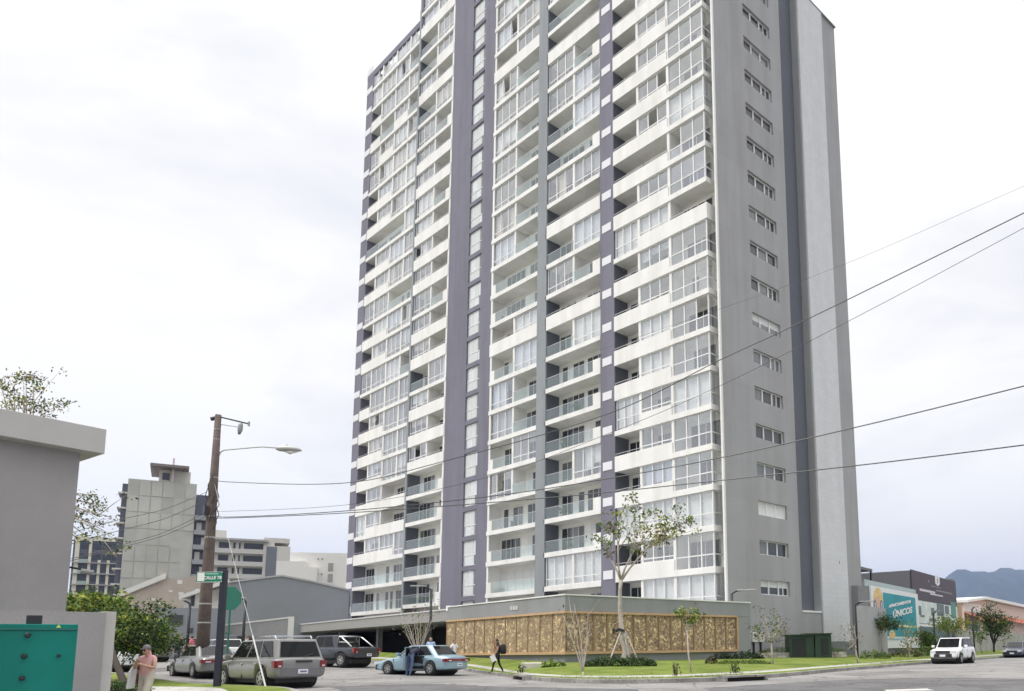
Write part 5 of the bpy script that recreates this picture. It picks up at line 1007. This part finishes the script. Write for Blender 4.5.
m = MB(); c = Vector(pos(b, 622, 631, D)); m.tube([c+Vector((-.2, -.2, 0)), c+Vector((.05, -.25, .1)), c+Vector((.25, -.05, 0))], .07, BLACKM, n=6); m.tube([c+Vector((-.3, -.3, -.12)), c+Vector((-.28, -.3, .12))], .06, BLACKM, n=6); m.build('tie', BT)
# bare pale shrub-tree left of it
b = ground(583, 30.5, .16); tree('bare_sapling', 'leafless pale multi-stemmed sapling at the kerb, left of the staked tree', b, [(0, 0, -.1, .05)]+[pos(b, 583, 672, 30.5)+(.034,)], [pos(b, u, v, 30.5+d) for u, v, d in ((562, 612, .3), (570, 608, 0), (578, 616, .2), (588, 612, -.2), (567, 622, -.3), (574, 604, .3), (590, 625, .1))], 1, 5, BK_W, sub=3, lsize=.06, mats=[LF_B, LF_L])
b = ground(691, 31, .2); tree('young_tree', 'thin leaning sapling with a small lime-green tuft against the timber panels', b, [(0, 0, -.1, .03), pos(b, 688.5, 655, 31)+(.03,), pos(b, 687, 630, 31)+(.022,)], [pos(b, u, v, 31+d) for u, v, d in ((679, 612, .2), (684, 610, 0), (693, 613, .1), (698, 613, -.2), (690, 622, .2), (694, 619, .0))], 20, 6, BK_W, sub=2, lsize=.07, clump=.12, mats=[LF_L, LF_Y, LF_G])
b = ground(773, 40, .18); tree('young_tree', 'thin pale-barked tree with a sparse brownish crown in front of the meter boxes', b, [(0, 0, -.1, .055), pos(b, 772, 655, 40)+(.05,), pos(b, 771.5, 642, 40)+(.04,)], ring(b, 770, 625, 40, 15, 14, 13, 3), 9, 7, BK_P, sub=3, lsize=.07, clump=.2, mats=[LF_B, LF_G, LF_L], wts=[2, 2, 1])
b = ground(857, 46, .18); tree('young_tree', 'small whitewashed sapling with wispy bare twigs right of the stone planter', b, [(0, 0, -.1, .06), pos(b, 856, 652, 46)+(.05,), pos(b, 855, 642, 46)+(.035,)], ring(b, 850, 636, 46, 9, 14, 12, 8), 5, 8, BK_W, sub=3, lsize=.06, clump=.18, mats=[LF_B, LF_D])
b = ground(881, 62, .2); tree('umbrella_tree', 'slender leaning tree with a flat dark green crown in front of the screen wall', b, [(0, 0, -.1, .06), pos(b, 882, 640, 62)+(.06,), pos(b, 885, 630, 62)+(.05,)], [pos(b, u, v, 62+d) for u, v, d in ((874, 624, .4), (878, 621, -.5), (884, 618, .2), (890, 621, .6), (895, 624, -.3), (886, 622, .8), (880, 625, .2), (891, 625, 0))], 60, 9, BK_P, sub=3, lsize=.09, clump=.33, mats=[LF_D, LF_G])
b = ground(909, 60, .2); tree('young_tree', 'small sapling with thin pinkish leaves in front of the teal poster', b, [(0, 0, -.1, .05), pos(b, 909, 652, 60)+(.04,)], ring(b, 908, 636, 60, 7, 12, 9, 4), 14, 10, BK_P, sub=3, lsize=.08, clump=.25, mats=[LF_P, LF_B, LF_L])
b = ground(929, 72, .2); tree('bushy_tree', 'rounded green bush tree in front of the pavilion posters', b, [(0, 0, -.1, .09), pos(b, 929, 650, 72)+(.08,)], ring(b, 927, 638, 72, 5, 6, 9, 5), 60, 12, BK_D, sub=3, lsize=.10, clump=.3, mats=[LF_G, LF_D, LF_L])
b = ground(951, 80, .2); tree('flowering_tree', 'tree with a flat yellow-green crown in front of the dark pavilion', b, [(0, 0, -.1, .08), pos(b, 951, 640, 80)+(.07,), pos(b, 951, 632, 80)+(.06,)], [pos(b, u, v, 80+d) for u, v, d in ((938, 626, .4), (943, 622, -.5), (950, 620, .2), (957, 623, .6), (963, 624, -.3), (948, 625, .8), (955, 627, .2))], 42, 13, BK_P, sub=3, lsize=.13, clump=.5, mats=[LF_Y, LF_L])
b = ground(993, 92, .2); tree('dark_tree', 'loose dark green tree in front of the peach house', b, [(0, 0, -.1, .12), pos(b, 994, 645, 92)+(.11,)], ring(b, 995, 622, 92, 10, 9, 12, 6)+[pos(b, 990, 604, 92), pos(b, 983, 612, 92)], 45, 14, BK_D, sub=3, lsize=.14, clump=.42, mats=[LF_D, LF_G])
b = ground(981, 84, .2); tree('young_tree', 'thin leafy sapling beside the lamp post at the compound wall', b, [(0, 0, -.1, .07), pos(b, 981, 645, 84)+(.06,)], ring(b, 979, 632, 84, 5, 9, 9, 7), 24, 15, BK_P, sub=2, lsize=.10, clump=.3, mats=[LF_G, LF_L])
b = ground(1004, 86, .2); tree('young_tree', 'thin bare sapling in front of the compound wall at far right', b, [(0, 0, -.1, .05), pos(b, 1004, 645, 86)+(.04,)], ring(b, 1005, 634, 86, 6, 9, 7, 9), 8, 16, BK_P, sub=2, lsize=.1, clump=.3, mats=[LF_B, LF_G])
b = ground(418, 47, .1); tree('bare_shrub', 'bare pale multi-stemmed shrub in front of the garage mouth, above the blue sedan', b, [(0, 0, -.1, .07), pos(b, 418, 655, 47)+(.05,)], [pos(b, u, v, 47+d) for u, v, d in ((400, 612, .3), (406, 617, -.4), (412, 607, .2), (418, 613, .5), (424, 609, -.3), (430, 617, .4), (436, 608, 0), (409, 625, .5), (428, 625, -.4), (403, 622, .4), (421, 620, 0))], 4, 17, BK_P, sub=4, lsize=.07, clump=.25, mats=[LF_L, LF_B])
# dense bush tree at the left and the tree behind the grey house
b = ground(138, 30, .2); t = tree('bushy_tree', 'dense dark bushy tree with a leaning trunk between the garden wall and the parked cars', b, [pos(b, 131, 702, 25)[:3]+(.12,), pos(b, 123, 680, 25.5)+(.11,), pos(b, 113, 655, 27)+(.10,), pos(b, 110, 640, 28.5)+(.09,)], ring(b, 136, 630, 30, 25, 14, 24, 21, 1.6)+ring(b, 112, 628, 30, 22, 12, 12, 22, 1.6)+ring(b, 143, 640, 30, 15, 8, 10, 23, 1.5), 85, 21, BK_D, sub=4, lsize=.075, clump=.25, mats=[LF_D, LF_G, LF_L, LF_Y], wts=[7, 5, 1.2, .2])
b = ground(60, 40, .5); tree('hedge_tree', 'yellow-green leafy tree top showing above the garden wall', b, [(0, 0, -.2, .15), pos(b, 85, 620, 40)+(.12,)], ring(b, 92, 607, 40, 26, 6, 18, 24, 1), 70, 22, BK_D, sub=3, lsize=.13, clump=.45, mats=[LF_L, LF_G, LF_Y])
b = ground(40, 22, 0); tree('tall_tree', 'tall sparse tree behind the grey house, twigs showing above its roof', b, [(0, 0, -.2, .15), pos(b, 30, 560, 22)+(.09,), pos(b, 30, 480, 22)+(.06,)], [pos(b, u, v, 22+d) for u, v, d in ((5, 385, 0), (14, 378, .4), (26, 376, -.3), (34, 388, .3), (22, 395, 0), (45, 402, .3), (10, 402, -.3), (30, 402, .3), (92, 495, 0), (100, 505, .3), (112, 518, -.2), (88, 515, .3), (106, 532, .2), (96, 530, -.3), (85, 535, .2), (0, 380, .2))], 34, 23, BK_P, sub=3, lsize=.05, clump=.13, mats=[LF_G, LF_B, LF_Y, LF_D], wts=[3, 2, 2, 1])
# shrubs
def shrub(label, u, D, wpx, hpx, n, mats, seed, lsize=.07, dz=.25, name='shrub', dep=.5, spike=0):
    b = ground(u, D, dz); rg = random.Random(seed); t = thing(name, label, name.replace('_', ' '), b); W_ = wpx/782*D/2; H_ = hpx/782*D; m = MB()
    for k in range(9): a = rg.uniform(-1, 1); m.tube([(a*W_*.3*_R.x, a*W_*.3*_R.y, -.05), (a*W_*.9*_R.x, a*W_*.9*_R.y, H_*rg.uniform(.5, .9))], [.012, .005], BK_D, n=4)
    m.build('stem', t); m = MB()
    for k in range(n):
        a = rg.uniform(-1, 1); c_ = rg.uniform(-1, 1); hh = rg.random()**.7*math.sqrt(max(0, 1-a*a*.75))*(.75+.35*noise.noise(Vector((a*4, c_*2, seed)))); p = Vector((_R.x*a*W_+_FH.x*c_*dep, _R.y*a*W_+_FH.y*c_*dep, hh*H_)); leaf(m, p, lsize, rg, rg.choice(mats), 1 if not spike else .2)
    m.build('foliage', t); return t
shrub('low dark shrub hedge at the foot of the staked tree', 620, 37.2, 72, 15, 3400, [LF_D, LF_G, LF_D], 1, .06)
shrub('dark clipped shrub left of the lamp post by the timber wall', 716, 52, 32, 12, 900, [LF_D], 2, .08, dz=.25)
shrub('dark clipped shrub right of the lamp post, under the meter boxes', 747, 52, 32, 13, 900, [LF_D], 3, .08, dz=.25)
shrub('bright low ground-cover patch on the lawn below the meter boxes', 742, 41, 56, 7, 1500, [LF_L, LF_G], 4, .05, name='ground_cover')
shrub('small plants growing in the stone planter before the green transformer', 800, 57.5, 84, 8, 1100, [LF_G, LF_L], 5, .07, dz=.75, dep=.4, name='planter_plants')
shrub('light green shrub on the lawn beside the lamp post behind the tower corner', 874, 55, 30, 11, 700, [LF_L, LF_G], 6, .08)
shrub('reddish low shrub in front of the teal poster', 906, 62, 30, 11, 700, [LF_G, LF_P, LF_D], 7, .08)
shrub('leafy shrub just left of the white off-road car', 925, 66, 22, 13, 700, [LF_G, LF_L], 8, .09)
shrub('small spiky pale agave on the lawn left of the staked tree', 553, 38, 24, 11, 70, [LF_L], 9, .16, name='agave', dep=.15, spike=1)
shrub('small dark spiky plant with a pale leaf on the lawn right of the staked tree', 711, 41, 12, 11, 160, [LF_D, LF_B], 10, .09, dep=.2)
shrub('tiny dark seedling by the pavement right of the thin leaning sapling', 734, 31, 10, 13, 90, [LF_G, LF_D], 11, .05, dz=.16, dep=.1)
shrub('small thin seedling at the kerb below the lime-green sapling', 676, 29, 9, 16, 60, [LF_B, LF_D], 12, .05, dz=.16, dep=.1)
shrub('tiny dark seedling beside the pavement behind the backpack man', 522, 36, 8, 12, 60, [LF_D], 13, .05, dz=.16, dep=.1)
shrub('dark low hedge on the grass behind the woman in pink', 128, 24, 40, 20, 1500, [LF_D, LF_G], 14, .05, dz=.15)
# grass tufts along the lawn so that its edges are not clean
rg = random.Random(9); m = MB()
for k in range(9000):
    u = rg.uniform(470, 930); a = rg.random()
    if u < 560: D = rg.uniform(33, 44)
    elif u < 740: D = rg.uniform(26.2, 46)
    else: D = rg.uniform(30+(u-740)*.11, 52)
    p = at(u, 640, D); zg = None
    # lawn height: bilinear guess from the kerb strips (skip pavement)
    best = min(((p.x-q[0])**2+(p.y-q[1])**2, i) for i, q in enumerate(KROWS_K)); i = best[1]; k0 = Vector(KROWS_K[i]); t0 = Vector(KROWS_T[i]); dvec = (t0-k0); d_ = (Vector((p.x, p.y))-k0).dot(dvec.normalized())
    if d_ < .25 or 1.4 < d_ < 3.0 or d_ > dvec.length-.2: continue
    zz = .145 if d_ < 1.5 else (.18+.12*(d_-2.9)/2.6 if d_ < 5.5 else .30+.16*min(1, (d_-5.5)/max(.5, dvec.length-5.5))); zz += gz(p.x, p.y)
    for q in range(3):
        x_, y_ = p.x+rg.gauss(0, .05), p.y+rg.gauss(0, .05); h_ = rg.uniform(.03, .075); dx, dy = rg.gauss(0, .03), rg.gauss(0, .03); m.face([(x_-.008, y_-.006, zz-.02), (x_+.008, y_+.006, zz-.02), (x_+dx, y_+dy, zz+h_)], LF_L if rg.random() < .6 else LF_G)
tag(m.build('grass'), 'short green grass blades on the corner lawn and verge', 'grass', kind='stuff')
#@PEOPLE
# ------------------------------------------------------------------ people
SKIN = mat('skin_tan', (.42, .25, .17), .6, var=.05, vscale=8); SKIN2 = mat('skin_light', (.50, .31, .22), .6); HAIRD = mat('hair_black', (.015, .012, .01), .6); SHOE = mat('shoe_black', (.012, .012, .014), .5)
def lerpv(a, b, t): return a+(b-a)*t
def person(label, loc, ang, h=1.72, pose=None, cols=None, hair=HAIRD, build=1., cap=None, glasses=False, skin=SKIN, cat='person', sleeve=.5, bag=None):
    """x forward, y left. pose overrides joints (in a 1.72 m body)."""
    J = dict(pelvis=(0, 0, .93), waist=(0, 0, 1.08), chest=(0, 0, 1.28), neck=(0, 0, 1.44), head=(.015, 0, 1.56), crown=(.0, 0, 1.66), chin=(.05, 0, 1.51),
             lsh=(0, .17, 1.40), lel=(-.02, .24, 1.13), lwr=(.05, .26, .89), rsh=(0, -.17, 1.40), rel=(-.02, -.24, 1.13), rwr=(.05, -.26, .89),
             lhip=(0, .09, .90), lkn=(.02, .10, .49), lan=(-.02, .10, .08), lto=(.15, .12, .03), rhip=(0, -.09, .90), rkn=(.02, -.10, .49), ran=(-.02, -.10, .08), rto=(.15, -.12, .03))
    J.update(pose or {}); J = {k: Vector(v) for k, v in J.items()}; b_ = build
    Rr = dict(pelvis=.135*b_, waist=.12*b_, chest=.14*b_, neck=.055, head=.092, crown=.075, chin=.05, lsh=.062, rsh=.062, lel=.042, rel=.042, lwr=.028, rwr=.028, lhip=.092*b_, rhip=.092*b_, lkn=.062*b_, rkn=.062*b_, lan=.042, ran=.042, lto=.032, rto=.032)
    E_ = [('pelvis', 'waist', 'T'), ('waist', 'chest', 'T'), ('chest', 'neck', 'T'), ('neck', 'head', 'S'), ('head', 'crown', 'S'), ('head', 'chin', 'S'), ('chest', 'lsh', 'T'), ('chest', 'rsh', 'T'), ('lsh', 'lel', 'A'), ('rsh', 'rel', 'A'), ('lel', 'lwr', 'F'), ('rel', 'rwr', 'F'),
          ('pelvis', 'lhip', 'L'), ('pelvis', 'rhip', 'L'), ('lhip', 'lkn', 'L'), ('rhip', 'rkn', 'L'), ('lkn', 'lan', 'L'), ('rkn', 'ran', 'L'), ('lan', 'lto', 'B'), ('ran', 'rto', 'B')]
    for s_ in 'lr':   # palm, four unequal fingers, thumb
        w_ = J[s_+'wr']; d = (w_-J[s_+'el']).normalized(); sd_ = Vector((0, 0, 1)).cross(d); sd_ = sd_.normalized() if sd_.length > .1 else Vector((0, 1, 0)); up = d.cross(sd_)
        J[s_+'pa'] = w_+d*.075; Rr[s_+'pa'] = .030; E_.append((s_+'wr', s_+'pa', 'H')); yy = Vector((1, 0, 0)) if abs(d.z) > .6 else sd_; yy = (yy-d*yy.dot(d)).normalized(); cu = d.cross(yy)
        for i, (o_, l_) in enumerate(((-.027, .066), (-.009, .078), (.009, .074), (.026, .058))):
            a = J[s_+'pa']+d*.012+yy*o_; J[s_+'f%da' % i] = a; J[s_+'f%db' % i] = a+d*l_*.55+cu*.008; J[s_+'f%dc' % i] = a+d*l_*.9+cu*.032
            for q_, r_ in (('a', .0105), ('b', .0095), ('c', .008)): Rr[s_+'f%d' % i+q_] = r_
            E_ += [(s_+'pa', s_+'f%da' % i, 'H'), (s_+'f%da' % i, s_+'f%db' % i, 'H'), (s_+'f%db' % i, s_+'f%dc' % i, 'H')]
        J[s_+'t1'] = w_+d*.035+yy*-.036; J[s_+'t2'] = w_+d*.075+yy*-.052+cu*.015; Rr[s_+'t1'] = .013; Rr[s_+'t2'] = .010; E_ += [(s_+'wr', s_+'t1', 'H'), (s_+'t1', s_+'t2', 'H')]
    names = list(J); idx = {n: i for i, n in enumerate(names)}
    me = bpy.data.meshes.new('body'); me.from_pydata([tuple(J[n]) for n in names], [(idx[a], idx[b]) for a, b, _ in E_], []); o = bpy.data.objects.new('body', me); COL.objects.link(o)
    sk_ = o.modifiers.new('skin', 'SKIN'); sk_.use_smooth_shade = True; lay = me.skin_vertices[0].data
    for n in names: lay[idx[n]].radius = (Rr[n], Rr[n]*(1.0 if n not in ('chest', 'pelvis', 'waist') else 1.0)); lay[idx[n]].use_root = (n == 'pelvis')
    ss = o.modifiers.new('sub', 'SUBSURF'); ss.levels = ss.render_levels = 1; bake(o)
    c = dict(T=SKIN, A=SKIN, F=SKIN, L=SKIN, B=SHOE, S=skin, H=skin); c.update(cols or {}); ml = []; 
    for k in c.values():
        if k not in ml: ml.append(k)
    o.data.materials.clear()
    for k in ml: o.data.materials.append(k)
    segs = [(J[a], J[b], k, a) for a, b, k in E_]
    for p in o.data.polygons:
        pc = p.center; best = None
        for a, b, k, an in segs:
            ab = b-a; t = clamp((pc-a).dot(ab)/max(1e-9, ab.dot(ab)), 0, 1); d = (a+ab*t-pc).length-.5*Rr[an]
            if best is None or d < best[0]: best = (d, k, t)
        k = best[1]
        if k == 'A' and best[2] > sleeve: k = 'H'
        p.material_index = ml.index(c[k]); p.use_smooth = True
    t = thing('person', label, cat, loc, ang); t.scale = (h/1.72,)*3; o.parent = t
    # head frame
    hd = J['head']; f = (J['chin']-J['head']); f = Vector((f.x, f.y, 0)).normalized() if Vector((f.x, f.y)).length > .01 else Vector((1, 0, 0)); up = (J['crown']-J['neck']).normalized(); f = (f-up*f.dot(up)).normalized(); sd_ = up.cross(f)
    def ell(m, c0, rx, ry, rz, mt, n=10, lo=-1.):
        k = m.mi(mt); b0 = len(m.v)
        for i in range(n+1):
            th = math.pi*i/n
            for j in range(12): ph_ = 2*math.pi*j/12; q = c0+f*rx*math.sin(th)*math.cos(ph_)+sd_*ry*math.sin(th)*math.sin(ph_)+up*rz*max(lo, math.cos(th)); m.v.append(tuple(q))
        for i in range(n):
            for j in range(12): m.f.append((b0+i*12+j, b0+(i+1)*12+j, b0+(i+1)*12+(j+1) % 12, b0+i*12+(j+1) % 12)); m.m.append(k)
    m = MB(); ell(m, hd+f*.015-up*.0, .088, .074, .115, skin); ell(m, hd+f*.102-up*.02, .018, .013, .022, skin, 6); ell(m, hd+sd_*.075-up*.01, .014, .010, .028, skin, 6); ell(m, hd-sd_*.075-up*.01, .014, .010, .028, skin, 6)
    if not glasses:
        for s_ in (-1, 1): ell(m, hd+f*.093+sd_*.030*s_+up*.008, .008, .013, .007, HAIRD, 6)
    ell(m, hd+f*.094-up*.062, .008, .024, .006, mat('lips', (.32, .12, .10), .5), 6); m.build('face', t, smooth=True)
    if hair: m = MB(); ell(m, hd-f*.014+up*.028, .095, .083, .105, hair, 12, lo=-.35); m.build('hair', t, smooth=True)
    if cap: m = MB(); ell(m, hd-f*.006+up*.045, .10, .088, .09, cap, 10, lo=-.05); ell(m, hd+f*.11+up*.045, .06, .06, .008, cap, 6); m.build('cap', t, smooth=True)
    if glasses:
        m = MB()
        for s_ in (-1, 1): ell(m, hd+f*.098+sd_*.034*s_+up*.008, .010, .030, .022, HAIRD, 6); m.tube([hd+f*.09+sd_*.062*s_+up*.012, hd+sd_*.08*s_+up*.015], .004, HAIRD, n=4)
        m.build('sunglasses', t, smooth=True)
    return t
def face_to(dx, dy): return math.atan2(dy, dx)
LR = face_to(-_R.x, -_R.y)        # towards the picture's left
CLr = lambda n, c: mat('cloth_'+n, c, .9, var=.12, vscale=9)
PINK = CLr('pink', (.66, .37, .36)); CREAM = CLr('cream', (.56, .50, .43)); NAVC = CLr('navy', (.02, .025, .05)); BLKC = CLr('black', (.018, .018, .022)); DEN = CLr('denim', (.09, .12, .22)); SKYB = CLr('pale_blue', (.33, .42, .60)); WHC = CLr('white', (.7, .7, .72)); JEA = CLr('dark_jeans', (.035, .04, .055))
# woman in pink, both hands raised to her face
p = ground(150, 17.0, .14)
w = person('woman in pink top and cream trousers with sunglasses, looking down at her phone', p, LR+R(80), 1.56,
 dict(head=(.075, 0, 1.555), crown=(.045, 0, 1.655), chin=(.13, 0, 1.50), neck=(.02, 0, 1.43), chest=(.0, 0, 1.26), lsh=(.01, .185, 1.375), rsh=(.01, -.185, 1.375), lel=(.10, .27, 1.13), lwr=(.26, .08, 1.22), rel=(.14, -.25, 1.13), rwr=(.28, -.05, 1.25), lkn=(.16, .11, .52), lan=(.02, .12, .08), lto=(.2, .13, .03), rkn=(.02, -.11, .49), ran=(-.14, -.11, .10), rto=(.03, -.12, .03)),
 dict(T=PINK, A=SKIN2, F=SKIN2, L=CREAM, B=SHOE, S=SKIN2, H=SKIN2), hair=mat('hair_grey', (.16, .14, .14), .7), build=1.25, cap=mat('cap_grey', (.20, .18, .20), .8), glasses=True, skin=SKIN2, sleeve=.12)
T_ = w.matrix_basis.copy()
m = MB(); m.box(-.006, -.035, -.07, .006, .035, .07, mat('phone_white', (.6, .6, .62), .3)); ph_ = tag(m.build('phone'), 'small white phone held in both hands by the woman in pink', 'phone'); ph_.matrix_world = Matrix.Translation(p) @ Matrix.Rotation(LR+R(80), 4, 'Z') @ Matrix.Translation((.34, .01, 1.27)) @ Matrix.Rotation(R(-35), 4, 'Y')
BRN = mat('bag_brown', (.10, .045, .035), .6); m = MB(); m.tube([(0, 0, 0), (-.02, .0, -.10), (.0, .02, -.24), (0, 0, -.30)], [.03, .10, .12, .07], BRN, n=10); bag = m.build('body', smooth=True)
bg_ = thing('handbag', 'dark brown handbag hanging at the side of the woman in pink', 'handbag', (0, 0, 0)); bag.parent = bg_; bg_.matrix_world = Matrix.Translation(p) @ Matrix.Rotation(LR+R(80), 4, 'Z') @ Matrix.Translation((-.05, -.33, 1.0)); m = MB(); m.tube([(0, 0, -.02), (-.05, .1, .3), (-.1, .14, .40)], .012, BRN, n=5); m.build('strap', bg_)
m = MB(); m.prism([(-.10, -.26), (.10, -.30), (.12, .06), (.04, .20), (-.06, .18)], -.02, .02, WHC, Matrix.Rotation(R(90), 4, 'X')); jk = tag(m.build('folded_jacket', bevel=.015), 'white folded jacket over the arm of the woman in pink', 'jacket'); jk.matrix_world = Matrix.Translation(p) @ Matrix.Rotation(LR+R(80), 4, 'Z') @ Matrix.Translation((.10, -.26, .88)) @ Matrix.Rotation(R(-8), 4, 'Y')
# man leaning into the blue car, seen from behind
q = blue.matrix_basis @ Vector((-.42, 1.18, 0)) if False else None
ba = blue.rotation_euler.z; cx = Matrix.Translation(blue.location) @ Matrix.Rotation(ba, 4, 'Z'); q = cx @ Vector((-.55, 1.28, 0))
person('man in a dark top and jeans bending into the open door of the blue sedan', (q.x, q.y, gz(q.x, q.y)), ba-R(90)+R(12), 1.74,
 dict(pelvis=(-.02, 0, .92), waist=(.10, 0, 1.05), chest=(.27, 0, 1.17), neck=(.42, 0, 1.22), head=(.53, 0, 1.24), crown=(.62, 0, 1.30), chin=(.55, 0, 1.17), lsh=(.38, .18, 1.19), rsh=(.38, -.18, 1.19), lel=(.5, .24, .98), lwr=(.68, .2, .95), rel=(.5, -.24, .98), rwr=(.68, -.2, .92), lkn=(.02, .13, .48), rkn=(-.06, -.12, .48), lan=(-.05, .15, .08), ran=(-.22, -.13, .09), lto=(.12, .16, .03), rto=(-.06, -.14, .03)),
 dict(T=NAVC, A=NAVC, F=NAVC, L=DEN, B=SHOE), build=1.1, sleeve=1)
p = ground(431, 42.0, .1); person('man in a pale blue shirt standing behind the blue sedan', p, face_to(-_FH.x, -_FH.y), 1.72, dict(lel=(.02, .25, 1.13), lwr=(.14, .16, 1.02), rel=(.02, -.25, 1.13), rwr=(.16, -.14, 1.0)), dict(T=SKYB, A=SKYB, F=SKIN, L=JEA), build=1.1, sleeve=.9)
p = ground(454, 41.6, .1); w2 = person('woman in a white t-shirt behind the blue sedan, holding up a cream folder', p, face_to(-_FH.x, -_FH.y)+R(55), 1.58, dict(lel=(.12, .28, 1.13), lwr=(.30, .32, 1.26), rel=(.02, -.22, 1.15), rwr=(.1, -.2, .95)), dict(T=WHC, A=WHC, F=SKIN, L=JEA), sleeve=.5)
m = MB(); m.box(-.14, -.01, -.10, .14, .01, .10, mat('folder_cream', (.66, .56, .40), .8)); fo = tag(m.build('folder', bevel=.004), 'cream paper folder held up by the woman in the white t-shirt', 'folder')
fo.matrix_world = Matrix.Translation(p) @ Matrix.Rotation(face_to(-_FH.x, -_FH.y)+R(55), 4, 'Z') @ Matrix.Translation((.44*.92, .36*.92, 1.24)) @ Matrix.Rotation(R(-40), 4, 'Z') @ Matrix.Rotation(R(15), 4, 'Y')
p = ground(498, 38.8, .06); an = LR+R(6)
person('man in black with a sleeveless red-edged top, walking left across the driveway', p, an, 1.74, dict(head=(.06, 0, 1.55), chin=(.11, 0, 1.49), crown=(.04, 0, 1.65), lel=(.0, .22, 1.13), lwr=(.14, .2, .92), rel=(-.06, -.23, 1.14), rwr=(.06, -.22, .92), lkn=(.18, .09, .50), lan=(.26, .09, .09), lto=(.42, .1, .05), rkn=(-.06, -.09, .49), ran=(-.26, -.1, .12), rto=(-.12, -.1, .04)), dict(T=BLKC, A=SKIN, F=SKIN, L=BLKC, B=SHOE), sleeve=.1)
m = MB(); m.tube([(0, 0, .26), (0, 0, .2), (-.01, 0, 0), (0, 0, -.2), (0, 0, -.24)], [.06, .14, .17, .15, .06], BLKC, n=10); bp = m.build('body', smooth=True); bpk = thing('backpack', 'black backpack on the back of the man walking left', 'backpack', (0, 0, 0)); bp.parent = bpk; bpk.matrix_world = Matrix.Translation(p) @ Matrix.Rotation(an, 4, 'Z') @ Matrix.Translation((-.25, 0, 1.18))
m = MB()
for s_ in (-1, 1): m.tube([(.1, s_*.1, .2), (.26, s_*.12, .26), (.37, s_*.12, .1), (.3, s_*.14, -.1)], .016, mat('strap_red', (.35, .06, .04), .8), n=5)
m.build('strap', bpk)
m = MB(); m.box(-.12, -.012, -.16, .12, .012, .16, WHC); pp = tag(m.build('paper_bag', bevel=.004), 'white papers carried low by the man with the backpack', 'papers'); pp.matrix_world = Matrix.Translation(p) @ Matrix.Rotation(an, 4, 'Z') @ Matrix.Translation((.19, .24, .75)) @ Matrix.Rotation(R(25), 4, 'Y')
p = ground(247, 44, .1); person('person in a white shirt seen beyond the roof of the silver suv', p, LR, 1.70, None, dict(T=WHC, A=WHC, F=SKIN, L=JEA), hair=mat('hair_brown', (.12, .07, .05), .7))
p = ground(178, 46, .1); person('person in a dark navy jacket leaning beside the parked cars at far left', p, LR+R(150), 1.72, dict(chest=(.10, 0, 1.26), neck=(.17, 0, 1.41), head=(.2, 0, 1.52), crown=(.19, 0, 1.62), chin=(.25, 0, 1.47), lsh=(.13, .17, 1.36), rsh=(.13, -.17, 1.36), waist=(.04, 0, 1.08)), dict(T=NAVC, A=NAVC, F=NAVC, L=JEA), sleeve=1)
p = ground(192, 50, .1); person('person in a bright pink top behind the silver grey sedan', p, LR, 1.62, None, dict(T=mat('cloth_coral', (.65, .16, .2), .9), A=mat('cloth_coral', (0, 0, 0)), F=SKIN, L=JEA))
#@HAZE
if HAZE:
    m = MB(); m.box(-6500, -1500, -1.6, 4500, 8500, 760, None) if False else None
    hb = MB(); hm = bpy.data.materials.new('haze_air'); hm.use_nodes = True; t = hm.node_tree; t.nodes.clear(); o_ = t.nodes.new('ShaderNodeOutputMaterial'); pv = t.nodes.new('ShaderNodeVolumePrincipled')
    pv.inputs['Color'].default_value = (.44, .58, .95, 1); pv.inputs['Density'].default_value = HAZE; pv.inputs['Anisotropy'].default_value = .2; t.links.new(pv.outputs[0], o_.inputs['Volume'])
    hb.box(-6500, -1500, -1.6, 4500, 8500, 760, hm); tag(hb.build('haze'), 'pale blue haze in the air between the street and the mountains', 'haze', kind='stuff')
